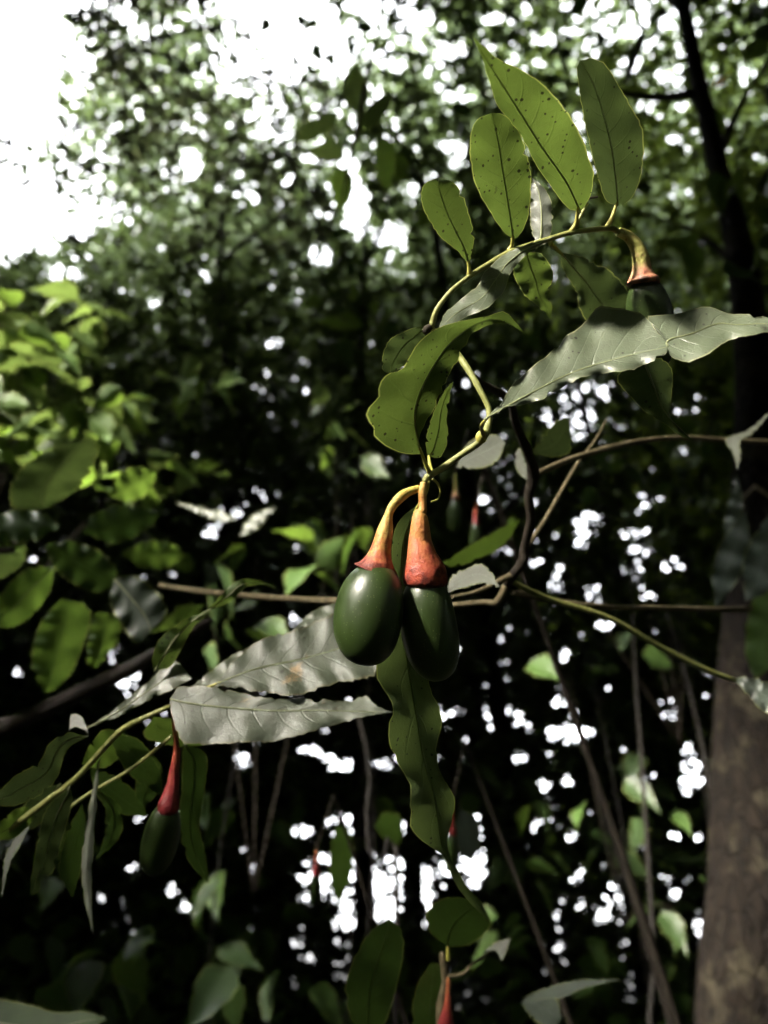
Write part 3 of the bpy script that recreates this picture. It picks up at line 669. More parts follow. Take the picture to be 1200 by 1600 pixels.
leaf(hero, [(658, 709), (638, 709), (612, 702), (585, 683), (572, 650), (580, 632), (592, 619), (591, 596), (606, 584), (628, 578), (640, 556), (658, 530), (690, 510), (735, 499), (762, 494), (786, 486), (802, 500), (818, 519)],
     [(658, 709), (653, 692), (664, 662), (688, 622), (705, 578), (726, 545), (735, 524), (760, 509), (790, 505), (818, 519)], .300, .30, .45, M_UNDER,
     M=[(658, 709), (648, 660), (654, 620), (676, 575), (700, 540), (735, 512), (775, 499), (818, 519)], fold=-.35, wave=.0025, nw=4, bow=-.004, pet=[(671, 738, .299), (664, 722, .2995)], rib=RD)
leaf(hero, [(668, 508), (640, 515), (610, 530), (599, 552), (598, 578), (612, 584)], [(668, 508), (665, 530), (645, 560), (625, 575), (612, 584)], .306, .4, .5, M_UNDER_DARK, wave=.001, rib=RU)
leaf(hero, [(668, 714), (666, 684), (680, 640), (694, 612), (708, 596)], [(668, 714), (690, 712), (700, 682), (698, 650), (708, 596)], .315, .4, .6, M_UNDER, rib=RU, label='leaf half hidden, with a yellow patch', pet=[(675, 742, .302), (672, 728, .308)])
leaf(hero, [(757, 655), (782, 630), (800, 602), (830, 575), (860, 550), (886, 524), (902, 514), (922, 494), (935, 479), (960, 480), (985, 485), (1008, 494), (1028, 520), (1048, 541)],
     [(757, 655), (790, 636), (815, 633), (850, 622), (880, 605), (908, 590), (950, 582), (985, 578), (1015, 566), (1036, 556), (1048, 541)], .268, -.25, -1.0, M_TOP,
     M=[(757, 655), (830, 614), (900, 580), (980, 556), (1048, 541)], wave=.003, nw=5, quilt=.0016, nq=9, bow=.004, fold=.2, pet=[(757, 684, .297), (752, 666, .281)], rib=RP, N=56, label='large grey leaf with rippled margin and a brown tip')
leaf(hero, [(1044, 541), (1034, 518), (1010, 496), (1032, 492), (1060, 490), (1085, 482), (1110, 480), (1140, 490), (1170, 491), (1200, 497), (1245, 508)],
     [(1044, 541), (1050, 558), (1080, 565), (1110, 550), (1140, 531), (1170, 525), (1200, 518), (1245, 508)], .274, -.2, -1.0, M_TOP, wave=.002, nw=3, quilt=.001, nq=6, rib=RP, label='grey leaf running off to the right, overlapping the large one')
leaf(hero, [(1005, 560), (964, 588), (985, 620), (1010, 645), (1040, 663), (1058, 678), (1085, 690)], [(1005, 560), (1040, 562), (1051, 585), (1049, 622), (1048, 655), (1062, 676), (1085, 690)], .315, .45, .3, M_UNDER_DARK,
     M=[(1005, 560), (1020, 600), (1040, 645), (1085, 690)], fold=.7, wave=.001, rib=RP)
leaf(hero, [(652, 790), (624, 812), (613, 845), (612, 900), (605, 960), (590, 1022), (588, 1045), (592, 1066), (608, 1090), (612, 1110), (607, 1135), (610, 1170), (625, 1200), (640, 1225), (641, 1255), (638, 1282), (655, 1310), (678, 1326), (695, 1340), (712, 1380), (736, 1412), (766, 1444)],
     [(652, 790), (656, 830), (652, 890), (656, 960), (665, 1020), (672, 1075), (688, 1110), (690, 1135), (683, 1160), (682, 1182), (690, 1210), (705, 1235), (711, 1256), (705, 1285), (699, 1322), (708, 1348), (731, 1386), (752, 1410), (766, 1444)],
     .312, .35, .12, M_HANG, M=[(652, 790), (630, 850), (628, 930), (636, 1020), (648, 1100), (662, 1180), (682, 1260), (693, 1325), (718, 1372), (745, 1412), (766, 1444)],
     wave=.004, nw=5, fold=-.25, rib=RU, N=70, pet=[(668, 752, .303), (664, 772, .306)], label='long narrow leaf hanging straight down with wavy margin')
# twigs of the hero branch
twig(hero, [(663, 756, .300), (668, 745, .300), (690, 732, .299), (720, 711, .298), (752, 688, .297), (762, 668, .297), (764, 640, .298), (748, 606, .30), (730, 575, .304), (712, 550, .308), (690, 528, .308), (672, 512, .306)], [9, 11, 10, 11, 12, 9, 10, 11, 10, 9], B_TWIG, n=60)
twig(hero, [(753, 690, .297), (751, 682, .296), (757, 672, .296)], [15, 16, 9], B_PET, name='bud_scar')
twig(hero, [(674, 512, .306), (682, 485, .305), (705, 455, .305), (735, 431, .306), (765, 412, .309), (800, 392, .313), (850, 376, .317), (895, 363, .32), (950, 357, .323), (966, 362, .325)], [10, 8, 8, 9, 8, 8, 8, 9], B_TWIG, n=60)
twig(hero, [(662, 520, .307), (668, 514, .306), (678, 508, .306)], [8, 13, 7], B_DARK, name='bud_scar')
twig(hero, [(908, 318, .318), (921, 310, .319), (934, 308, .32)], [4, 3], B_DARK)
twig(hero, [(900, 355, .32), (908, 336, .319), (918, 318, .319)], [6, 4], B_TWIG)
twig(hero, [(676, 748, .303), (684, 756, .304), (688, 768, .305), (684, 780, .305), (674, 784, .303)], [4, 3, 3], B_PET, name='tendril')
twig(hero, [(726, 572, .306), (750, 598, .33), (788, 618, .365), (800, 634, .375), (806, 660, .385), (824, 705, .40), (834, 742, .41), (826, 775, .415), (829, 815, .42), (820, 855, .43), (817, 878, .432), (800, 900, .436), (792, 914, .44)], [9, 11, 12, 12, 13, 14, 19, 14, 14, 14, 16, 14, 12], B_DARK, name='stem', n=80, lump=.12)
twig(hero, [(835, 742, .42), (900, 715, .46), (985, 692, .50), (1060, 684, .54), (1140, 688, .58), (1260, 693, .64)], [11, 10, 8, 8, 7], B_TAN)
twig(hero, [(818, 862, .435), (850, 815, .45), (880, 762, .46), (905, 720, .47), (930, 688, .48), (948, 655, .49)], [8, 8, 6, 5, 2], B_TAN)
twig(hero, [(804, 897, .436), (786, 905, .433), (760, 919, .427), (735, 928, .42), (706, 933, .415)], [12, 10, 8, 7], B_TAN)
twig(hero, [(793, 910, .44), (781, 934, .44), (772, 943, .442), (755, 941, .445), (690, 946, .46), (640, 940, .47)], [10, 12, 8, 7], B_TAN)
twig(hero, [(800, 925, .44), (860, 938, .46), (930, 947, .48), (1040, 950, .53), (1130, 952, .62), (1165, 951, .9), (1180, 950, 1.66)], [10, 9, 8, 8, 7], B_TAN, n=50, lump=.09)
twig(hero, [(797, 908, .438), (838, 928, .45), (870, 940, .46), (950, 965, .47), (1030, 1010, .48), (1100, 1045, .49), (1148, 1063, .5)], [8, 9, 9, 8], B_TWIG, lump=.08)
twig(hero, [(560, 940, .47), (480, 937, .5), (400, 932, .53), (330, 926, .56), (250, 915, .6)], [11, 10, 9], B_TAN)
twig(hero, [(640, 940, .47), (600, 941, .47), (560, 940, .47)], [11, 11], B_TAN)
leaf(hero, [(1205, 642, ), (1168, 672), (1134, 686), (1146, 710), (1152, 733)], [(1205, 642), (1178, 676), (1157, 690), (1158, 712), (1152, 733)], .575, -.3, -.6, M_PALE, rib=None, label='small curled pale leaf on the thin twig')
leaf(hero, [(1146, 1060), (1170, 1058), (1200, 1066), (1240, 1085)], [(1146, 1060), (1168, 1085), (1195, 1112), (1240, 1125)], .5, -.2, -.8, M_GREY, wave=.003)
leaf(hero, [(700, 926), (704, 905), (725, 890), (745, 882), (762, 888), (781, 917)], [(700, 926), (725, 918), (748, 912), (765, 914), (781, 917)], .4, -.3, -.8, M_PALE, jag=1.5, label='pale grey leaf showing beside the right fruit')
leaf(hero, [(690, 880), (725, 858), (760, 838), (790, 822), (812, 812)], [(690, 880), (715, 885), (760, 868), (790, 848), (812, 812)], .56, .2, .6, M_MID, rib=None)
leaf(hero, [(714, 730), (725, 700), (748, 682), (775, 680), (790, 692)], [(714, 730), (745, 732), (775, 722), (790, 692)], .46, -.2, -.9, M_PALE, label='pale grey leaf behind the twig')
leaf(hero, [(832, 708), (845, 685), (868, 660), (888, 652)], [(832, 708), (870, 714), (893, 700), (888, 652)], .5, .3, .5, M_UNDER_DARK)
leaf(hero, [(802, 715), (812, 700), (825, 735), (832, 752)], [(802, 715), (808, 735), (820, 748), (832, 752)], .47, -.2, -.7, M_PALE)
# fruits of the hero branch
fruit(hero, [(655, 763, .300), (640, 768, .299), (628, 775, .298), (614, 790, .297), (607, 805, .296), (602, 828, .295), (597, 850, .294), (593, 868, .2935), (590, 882, .293), (588, 890, .293), (587, 893, .293)],
      [11, 13, 16, 14, 14, 25, 30, 38, 54, 71, 70], M_CUP1, (592, 879, .293), (567, 1040, .288), 108, label='green fruit with light falling on its left side, yellow stalk')
fruit(hero, [(662, 755, .300), (660, 768, .299), (660, 783, .299), (660, 797, .298), (657, 802, .298), (656, 814, .2975), (656, 830, .297), (656, 848, .297), (658, 866, .296), (661, 884, .296), (663, 898, .296), (664, 910, .296), (664, 915, .296)],
      [11, 13, 13, 14, 20, 27, 32, 38, 47, 62, 70, 69, 62], M_CUP2, (661, 897, .296), (686, 1063, .298), 91, label='dark green fruit in shade under a red stalk')
fruit(hero, [(966, 362, .325), (982, 370, .326), (994, 384, .327), (1001, 402, .328), (1003, 420, .329), (1004, 434, .33), (1005, 441, .33), (1005, 445, .33)], [14, 17, 21, 26, 29, 42, 51, 46], M_CUP3,
      (1005, 433, .33), (1024, 580, .345), 72, label='fruit on a green and pink stalk, half hidden by the large grey leaf')

# ---- the lower left fruiting branch
low = empty('fruiting_branch', (-.62, .36, 0), 'blurred fruiting branch at lower left with two broad grey leaves and one crimson-stalked fruit', 'branch')
DL = .40
root = [(-.62, .36, 0), (-.62, .36, .7), (-.45, .36, 1.15)]
tube('stem', [np.array(q) for q in root]+[P(-120, 1405, .43)], [.009, .008, .006, .004], B_TAN, low, seg=8, n=24)
twig(low, [(-120, 1405, .43), (10, 1300, .42), (75, 1250, .415), (120, 1215, .41), (185, 1145, .405), (225, 1122, .40), (268, 1103, .40)], [10, 10, 9, 9, 7], B_TWIG, n=40)
twig(low, [(75, 1285, .42), (140, 1240, .42), (200, 1205, .42), (240, 1174, .418), (268, 1150, .415)], [6, 6, 5], B_TWIG)
leaf(low, [(338, 1068), (365, 1034), (400, 1004), (426, 994), (465, 983), (500, 969), (530, 955), (575, 945), (615, 985)], [(338, 1068), (370, 1076), (400, 1080), (450, 1086), (482, 1082), (520, 1068), (560, 1062), (590, 1050), (615, 985)],
     .40, -.15, -1.0, M_TOPW, M=[(338, 1068), (400, 1045), (470, 1030), (540, 1010), (615, 985)], quilt=.0022, nq=8, wave=.003, nw=6, rib=RD, N=56, jag=1.2, pet=[(268, 1100, .40), (300, 1085, .40)], label='broad worn grey leaf with brown blotches, upper of the two')
leaf(low, [(290, 1078), (328, 1050), (368, 1021), (410, 1008)], [(290, 1078), (330, 1074), (372, 1060), (410, 1008)], .43, -.15, -1.0, M_TOP, wave=.002)
leaf(low, [(455, 988), (488, 956), (525, 942), (560, 935)], [(455, 988), (490, 975), (530, 970), (560, 935)], .44, -.15, -1.0, M_TOP, wave=.002)
leaf(low, [(266, 1092), (280, 1075), (330, 1073), (370, 1081), (420, 1090), (470, 1092), (505, 1094), (548, 1096), (570, 1088), (590, 1104), (614, 1113)], [(266, 1092), (270, 1122), (288, 1160), (330, 1162), (380, 1160), (430, 1157), (480, 1145), (530, 1130), (572, 1119), (614, 1113)],
     .395, -.1, -.75, M_TOPW, M=[(266, 1094), (330, 1103), (420, 1110), (500, 1110), (614, 1113)], quilt=.0026, nq=8, wave=.003, nw=4, rib=RD, N=60, jag=1.0, label='quilted grey leaf, lower of the two')
leaf(low, [(242, 1048), (238, 1027), (252, 996), (287, 970), (322, 953), (349, 926), (376, 905), (407, 908), (432, 918)], [(242, 1048), (268, 1040), (287, 1007), (310, 969), (333, 953), (360, 940), (384, 918), (410, 914), (432, 918)], .42, .3, .4, M_UNDER, wave=.003, fold=.3, rib=RP, label='green leaf twisting up to a pale curled tip')
leaf(low, [(132, 1140), (160, 1122), (194, 1096), (232, 1065), (271, 1033), (300, 1060)], [(132, 1140), (186, 1119), (229, 1095), (267, 1078), (300, 1060)], .405, -.2, -.9, M_TOP, quilt=.0015, wave=.002, rib=RP)
leaf(low, [(138, 1150), (105, 1145), (77, 1162), (62, 1190), (23, 1213), (0, 1236), (-30, 1262)], [(138, 1150), (104, 1172), (89, 1216), (62, 1243), (23, 1259), (0, 1258), (-30, 1262)], .39, .5, .4, M_UNDER_DARK, wave=.001, rib=RD)
leaf(low, [(172, 1148), (215, 1155), (246, 1195), (256, 1245)], [(172, 1148), (185, 1185), (215, 1222), (256, 1245)], .42, .4, .5, M_DARK)
leaf(low, [(140, 1200), (185, 1215), (222, 1250), (228, 1275)], [(140, 1200), (150, 1240), (185, 1270), (228, 1275)], .44, .4, .5, M_DARK)
leaf(low, [(240, 1120), (300, 1128), (320, 1150), (318, 1165)], [(240, 1120), (225, 1150), (270, 1165), (318, 1165)], .43, .4, .5, M_MID)
leaf(low, [(108, 1230), (72, 1265), (58, 1317), (50, 1364), (47, 1400)], [(108, 1230), (113, 1250), (97, 1313), (82, 1362), (66, 1372), (60, 1392), (47, 1400)], .40, .4, .2, M_UNDER_DARK, wave=.001, rib=RD)
leaf(low, [(128, 1255), (106, 1300), (92, 1360), (113, 1402)], [(128, 1255), (136, 1300), (126, 1360), (113, 1402)], .425, .5, .2, M_DARK)
leaf(low, [(156, 1180), (141, 1250), (128, 1330), (131, 1400), (146, 1462)], [(156, 1180), (152, 1250), (146, 1330), (143, 1400), (146, 1462)], .41, -.5, -.3, M_PALE, fold=.8, label='narrow pale leaf hanging edge-on')
leaf(low, [(286, 1160), (284, 1230), (281, 1300), (298, 1350), (326, 1380)], [(286, 1160), (322, 1180), (320, 1230), (312, 1290), (321, 1340), (326, 1380)], .425, .4, .2, M_DARK, rib=RU, label='dark leaf hanging beside the crimson-stalked fruit')
leaf(low, [(46, 1290), (15, 1320), (5, 1360), (3, 1402)], [(46, 1290), (36, 1312), (15, 1352), (3, 1402)], .41, -.2, -.4, M_PALE)
leaf(low, [(108, 1140), (112, 1118), (128, 1120), (138, 1145)], [(108, 1140), (120, 1136), (138, 1145)], .405, -.2, -.9, M_PALE)
for A_, B_, d_, m_ in (([(60, 1262), (30, 1262), (0, 1285), (-20, 1310)], [(60, 1262), (45, 1290), (15, 1312), (-20, 1310)], .42, M_MID), ([(200, 1150), (165, 1140), (140, 1165), (128, 1195)], [(200, 1150), (190, 1180), (160, 1200), (128, 1195)], .43, M_MID),
                       ([(150, 1230), (165, 1270), (160, 1320), (148, 1345)], [(150, 1230), (190, 1265), (185, 1310), (148, 1345)], .44, M_DARK), ([(95, 1225), (60, 1235), (35, 1265), (30, 1300)], [(95, 1225), (85, 1260), (60, 1290), (30, 1300)], .43, M_UNDER_DARK),
                       ([(235, 1175), (215, 1200), (212, 1240), (222, 1262)], [(235, 1175), (252, 1200), (245, 1240), (222, 1262)], .44, M_DARK)):
    leaf(low, A_, B_, d_, .35, .3, m_, wave=.0008, rib=RU)
fruit(low, [(268, 1104, .40), (272, 1135, .402), (276, 1165, .405), (275, 1185, .405), (272, 1205, .405), (270, 1225, .404), (266, 1245, .403), (263, 1260, .402), (262, 1268, .402)], [5, 6, 9, 12, 15, 19, 27, 33, 29], M_CUP4,
      (262, 1257, .402), (238, 1365, .41), 56, label='dark fruit on a crimson stalk')

# ---- dark leaning limb behind, left
d1 = empty('bare_limb', PV(-330, 1240, 1.4)*[1, 1, 0], 'thick dark bare limb slanting up behind the lower left branch', 'branch')
b0 = PV(-330, 1240, 1.4)
tube('limb', [b0*[1, 1, 0], b0*[1, 1, .6], P(-140, 1190, 1.0), P(0, 1140, .9), P(120, 1085, .85), P(240, 1025, .8), P(330, 968, .78)], [.03, .024, .016, .010, .009, .008, .004], B_DARK, d1, seg=10, n=50, lump=.06)

# ---- the mottled trunk at right
tr = empty('mottled_tree', PV(1195, 1500, 1.7)*[1, 1, 0], 'mottled brown trunk standing at the right edge of the picture', 'tree')
q = [PV(1205, 2300, 1.7)]+[PV(x, y, 1.7) for x, y in ((1192, 1700), (1190, 1400), (1182, 1100), (1182, 850), (1180, 620), (1158, 400), (1122, 260), (1092, 130), (1066, 0), (1020, -250))]
q[0] = q[1]*[1, 1, 0]-[0, 0, .12]; q.insert(1, q[1]*[1, 1, 0]+[0, 0, .12]); q.insert(2, q[2]*.4+q[1]*.6)
tube('trunk', q, [.19, .13, .115, .105, .10, .088, .070, .058, .046, .038, .034, .030, .02], B_TRUNK, tr, seg=20, n=70, lump=.05)
for pts, w in (([(1085, 145), (1040, 152), (990, 148), (930, 135), (860, 125), (780, 118)], [.022, .018, .014, .01, .006]), ([(1120, 250), (1170, 140), (1230, 60)], [.02, .012, .006]), ([(1070, 20), (1000, -40), (900, -90)], [.02, .012, .006]), ([(1160, 420), (1080, 360), (990, 330)], [.014, .009, .004])):
    tube('limb', [PV(x, y, 1.7+.1*i) for i, (x, y) in enumerate(pts)], w, B_DARK, tr, seg=8, n=24)
geo_a = leaf_object_mesh('a', w=.20, fold=.2, curl=-.06); geo_b = leaf_object_mesh('b', w=.25, droop=.24, fold=.25, curl=.08); geo_p = leaf_object_mesh('p', w=.21, droop=.2, fold=.3, curl=.06, n=12); geo_c = leaf_object_mesh('c', w=.17, droop=.1)
def spray(parent, boxes, geo, mats, L, droop=.5, cull=True):
    """loose leaves in given photo regions: (x, y, rx, ry, h0, h1, count)"""
    for (x, y, rx, ry, h0, h1, n) in boxes:
        a = rng.uniform(0, 6.28, n); r = np.sqrt(rng.random(n))
        c = PV(x+np.cos(a)*r*rx, y+np.sin(a)*r*ry, 1.0); hh = rng.uniform(h0, h1, n)[:, None]
        c = CAM+(c-CAM)*hh
        if cull:
            px, py, d = project(c); c = c[rng.random(n) < hole_keep(px, py, d, .12)]
        pick = rng.integers(0, len(mats), len(c))
        for k, mt in enumerate(mats):
            cc = c[pick == k]
            scatter_leaves(cc, rng.uniform(*L, len(cc)), geo, mt, parent, droop)
spray(tr, [(1110, 40, 100, 90, 1.1, 1.6, 26), (1130, 330, 90, 110, 1.1, 1.6, 30), (1120, 60, 110, 110, 1.3, 2.1, 34), (1110, 250, 110, 100, 1.4, 2.2, 30), (970, 60, 100, 70, 1.4, 2.4, 20), (1130, 420, 100, 100, 1.3, 2.2, 26), (820, 60, 110, 70, 1.6, 2.5, 20)], geo_a, [M_MID, M_MID, M_DARK, M_UNDER_DARK], (.09, .14), .8)
leaf(tr, [(980, 95), (990, 70), (1000, 50), (1010, 58)], [(980, 95), (975, 130), (985, 120), (1010, 58)], 1.6, -.2, -.6, M_PALE)
leaf(tr, [(1112, 140), (1120, 122), (1135, 118), (1142, 112)], [(1112, 140), (1122, 135), (1134, 128), (1142, 112)], 2.2, .1, .4, M_ORANGE, label='single withered orange leaf')

# ---- bright young shrub, left
def sapling(label, px, h, boxes, mats, L, geo, droop=.5, name='sapling', grp='leafy saplings between the trees', r=.003, topy=None):
    base = PV(px, 1500, h)*[1, 1, 0]
    e = empty(name, base, label, 'shrub', grp)
    x0, y0 = boxes[0][0], boxes[0][1]; tp = PV(px+(x0-px)*.5, topy or y0, h)
    tube('stem', [base-[0, 0, .1], base*.7+tp*.3+rng.normal(0, .06, 3)*[1, 1, 0], base*.4+tp*.6+rng.normal(0, .08, 3)*[1, 1, 0], tp], [r, r*.8, r*.6, r*.3], B_FOREST, e, seg=8, n=24, lump=.08)
    for bx in boxes:
        s0 = base*.35+tp*.65; s1 = PV(bx[0], bx[1], (bx[4]+bx[5])/2)
        tube('branch', [s0, (s0+s1)/2+[0, 0, .03], s1], [r*.5, r*.35, r*.15], B_DARK, e, seg=6, n=14)
    spray(e, boxes, geo, mats, L, droop)
    return e
sapling('bright yellow-green young shrub at the left edge, catching the light', -60, 1.5, [(40, 570, 100, 90, 1.2, 1.8, 120), (80, 510, 90, 50, 1.3, 1.8, 50), (140, 640, 70, 60, 1.2, 1.8, 50), (30, 680, 70, 60, 1.3, 1.7, 30), (90, 600, 130, 110, 1.8, 2.4, 70), (200, 740, 70, 50, 1.2, 1.6, 12)], [M_YOUNG, M_YOUNG, M_MID], (.08, .125), geo_p)
sapling('small bright green sprig behind, right of the young shrub', 300, 2.3, [(330, 600, 60, 50, 1.9, 2.4, 14), (300, 740, 60, 30, 1.9, 2.3, 7)], [M_YOUNG, M_MID], (.09, .14), geo_b)
sapling('green drooping sprig left of the large spotted leaf', 540, 2.2, [(525, 660, 50, 60, 1.9, 2.4, 12), (560, 710, 40, 40, 2, 2.5, 6)], [M_YOUNG, M_MID], (.10, .15), geo_c, .9)
sapling('green leafy sapling behind the small upper leaves', 580, 2.4, [(570, 430, 90, 110, 1.8, 2.8, 26), (560, 180, 90, 110, 1.6, 2.4, 16), (650, 260, 70, 80, 1.7, 2.5, 10)], [M_MID, M_MID, M_DARK], (.10, .16), geo_a, .7)
sapling('low dark sapling left of the fruit pair', 440, 2.0, [(400, 870, 130, 60, 1.5, 2.3, 24), (520, 850, 60, 50, 1.6, 2.2, 10), (330, 960, 90, 60, 1.4, 2.0, 10)], [M_MID, M_DARK], (.10, .15), geo_a)
sapling('dark sapling between the upright stem and the mottled trunk', 1010, 2.6, [(1020, 720, 110, 120, 1.9, 2.9, 40), (900, 520, 90, 70, 2, 2.8, 18), (1080, 560, 80, 80, 1.9, 2.7, 16), (800, 770, 60, 60, 2, 2.6, 12)], [M_MID, M_DARK, M_DARK], (.10, .15), geo_a)
sapling('dark undergrowth shrub low in front of the mottled trunk', 960, 2.8, [(880, 1020, 140, 60, 2.2, 3.2, 16), (950, 1250, 130, 90, 2.2, 3.2, 22), (860, 1400, 110, 90, 2.2, 3.2, 18), (1060, 1420, 60, 90, 2.2, 3.0, 10)], [M_DARK, M_DARK, M_MID], (.10, .16), geo_a, .9)
sapling('dark undergrowth shrub low at left under the fruiting branch', 200, 2.4, [(120, 1500, 160, 80, 1.8, 2.8, 22), (350, 1320, 90, 90, 1.8, 2.8, 12), (380, 1520, 110, 70, 1.8, 2.8, 14), (60, 1320, 70, 90, 1.8, 2.6, 10)], [M_DARK, M_DARK, M_MID], (.10, .16), geo_a, .9)
# ---- the large near leaves, left
nl = empty('broadleaf_shrub', P(-260, 1250, .75)*[1, 1, 0], 'shrub with large dark toothed leaves at the left edge, nearer than the bright one', 'shrub')
n0 = P(-260, 1250, .75)
tube('stem', [n0*[1, 1, 0], n0*[1, 1, .7], P(-120, 950, .72), P(20, 860, .72)], [.010, .009, .006, .003], B_DARK, nl, seg=8, n=30)
leaf(nl, [(75, 795), (45, 797), (18, 790), (15, 765), (28, 738), (60, 712), (95, 695), (130, 682)], [(75, 795), (100, 780), (128, 755), (148, 722), (153, 700), (145, 685), (130, 682)], .72, .3, .6, M_YOUNG, jag=2.2, wave=.003, rib=RU, label='green serrated leaf with light through it')
leaf(nl, [(-30, 850), (-5, 805), (40, 797), (75, 805), (92, 825)], [(-30, 850), (20, 848), (60, 842), (92, 825)], .70, .3, -.3, M_DARK, jag=1.5)
leaf(nl, [(70, 850), (110, 845), (150, 858), (180, 885), (178, 920)], [(70, 850), (85, 885), (110, 910), (145, 925), (178, 920)], .68, .2, .4, M_DARK)
leaf(nl, [(178, 905), (172, 940), (190, 975), (215, 1008), (232, 985)], [(178, 905), (210, 900), (245, 925), (260, 955), (232, 985)], .66, .1, -.35, M_GREYD, quilt=.003, nq=5, wave=.003, rib=RD, label='glossy blue-grey crumpled leaf drooping')
leaf(nl, [(85, 885), (40, 890), (0, 930), (-40, 985)], [(85, 885), (75, 930), (30, 975), (-40, 985)], .74, .3, .5, M_MID, rib=RU)
leaf(nl, [(95, 935), (60, 980), (50, 1040), (70, 1085)], [(95, 935), (140, 950), (130, 1010), (105, 1060), (70, 1085)], .76, .3, .4, M_MID)
leaf(nl, [(150, 955), (140, 985), (135, 1030), (150, 1045)], [(150, 955), (185, 965), (185, 1000), (150, 1045)], .85, .3, .4, M_MID)
leaf(nl, [(250, 800), (200, 788), (150, 800), (130, 830)], [(250, 800), (225, 830), (180, 850), (130, 830)], .80, .2, .4, M_DARK, jag=2)
leaf(nl, [(245, 735), (205, 730), (180, 750), (170, 775)], [(245, 735), (235, 765), (205, 785), (170, 775)], .95, .3, .6, M_MID)
leaf(nl, [(0, 870), (-30, 850), (-60, 900), (-50, 920)], [(0, 870), (38, 850), (36, 880), (0, 905), (-50, 920)], .8, .3, .6, M_YOUNG)
leaf(nl, [(190, 865), (230, 845), (270, 850), (290, 870)], [(190, 865), (220, 885), (260, 888), (290, 870)], .9, .2, .5, M_MID)
leaf(nl, [(275, 785), (300, 790), (345, 800), (368, 810)], [(275, 785), (310, 802), (345, 815), (368, 810)], 1.1, -.2, -.8, M_PALE, label='pale blurred leaf lying flat')
leaf(nl, [(375, 838), (385, 815), (405, 800), (430, 793)], [(375, 838), (398, 828), (415, 812), (430, 793)], 1.1, -.2, -.8, M_PALE)

# ---- far-back fruits and leaves of the lower twig
bt = empty('fruiting_twig', P(650, 2300, .62)*[1, 1, 0], 'small dark twig at the bottom centre with a round leaf and a red-stalked fruit', 'branch')
s_ = P(690, 1700, .5)
tube('stem', [P(650, 2300, .62)*[1, 1, 0], (P(650, 2300, .62)*[1, 1, 0]+s_)/2, s_, P(702, 1560, .5), P(700, 1525, .5), P(690, 1490, .5)], [.006, .005, .004, .003, .002, .0018], B_TAN, bt, seg=8, n=40)
twig(bt, [(700, 1525, .5), (722, 1522, .5), (740, 1505, .5), (765, 1488, .5)], [6, 5, 4], B_TAN)
leaf(bt, [(700, 1480), (672, 1455), (668, 1425), (690, 1405), (720, 1403), (750, 1408)], [(700, 1480), (735, 1475), (760, 1455), (766, 1438), (750, 1408)], .5, .3, .5, M_DARK, rib=RU, label='round dark leaf', pet=[(700, 1500, .5), (700, 1490, .5)])
leaf(bt, [(565, 1640), (540, 1560), (552, 1500), (580, 1455), (608, 1435)], [(565, 1640), (600, 1600), (625, 1520), (630, 1460), (608, 1435)], .48, .5, .2, M_DARK, rib=RU, label='large dark upright leaf')
leaf(bt, [(660, 1650), (645, 1600), (650, 1545), (672, 1505)], [(660, 1650), (695, 1600), (700, 1540), (690, 1510), (672, 1505)], .52, .5, .2, M_DARK)
leaf(bt, [(755, 1488), (770, 1475), (785, 1468), (798, 1466)], [(755, 1488), (775, 1485), (785, 1500), (798, 1466)], .52, -.2, -.5, M_PALE)
leaf(bt, [(815, 1565), (850, 1545), (900, 1532), (968, 1530)], [(815, 1565), (850, 1560), (880, 1560), (910, 1545), (968, 1530)], .6, -.2, -.5, M_GREYD, label='grey-green narrow leaf lying level at the bottom')
leaf(bt, [(815, 1565), (835, 1550), (868, 1560), (878, 1595)], [(815, 1565), (830, 1590), (860, 1605), (878, 1595)], .62, -.2, -.4, M_GREYD)
fruit(bt, [(701, 1528, .5), (700, 1545, .5), (700, 1560, .5), (699, 1580, .5), (697, 1598, .5), (696, 1608, .5)], [5, 6, 9, 15, 24, 26], M_CUP4, (696, 1602, .5), (690, 1710, .51), 50, label='fruit on a crimson stalk at the lower picture edge')
# bottom left near leaf
bl = empty('leaf_sprig', P(-200, 2100, .6)*[1, 1, 0], 'dark grey-edged leaf lying across the bottom left corner', 'leaf')
tube('stem', [P(-200, 2100, .6)*[1, 1, 0], P(-160, 1750, .58), P(-70, 1590, .56)], [.004, .003, .002], B_TAN, bl, seg=8, n=20)
leaf(bl, [(-70, 1590), (-20, 1562), (40, 1568), (90, 1582), (130, 1580), (168, 1592)], [(-70, 1590), (-20, 1630), (60, 1640), (120, 1615), (168, 1592)], .56, -.1, -.5, M_DARK, rib=RD)
# small blurred fruits further back
def back_fruit(label, x, y, d, w, h, red=True, dark=True):
    topb = P(x, y-h*1.1, d)
    base = np.array([topb[0]+.25, topb[1]+.2, 0.0])
    e = empty('hanging_fruit_twig', base, label, 'twig', 'blurred fruits further back')
    tube('stem', [base, base*.5+topb*.5+[.1, .05, .2], topb+[.03, .02, .04], topb], [.006, .005, .002, .0015], B_DARK, e, seg=6, n=20)
    fruit(e, [(x, y-h*1.1, d), (x, y-h*.9, d), (x, y-h*.6, d), (x, y-h*.42, d), (x-1, y-h*.35, d)], [w*.15, w*.25, w*.4, w*.7, w*.65], M_CUP4 if red else M_CUP3, (x, y-h*.4, d), (x-2, y+h*.6, d), w)
back_fruit('small dark blurred fruit hanging behind the twig right of the paired fruits', 712, 800, .85, 22, 55, red=False)
back_fruit('tiny blurred red-stalked fruit behind, left of the upright dark stem', 744, 835, 1.1, 18, 45)
back_fruit('tiny blurred red-stalked fruit in front of the brightest low sky gap', 494, 1385, .95, 20, 52)
back_fruit('blurred red-stalked fruit half behind the long hanging leaf', 706, 1325, .8, 22, 62)
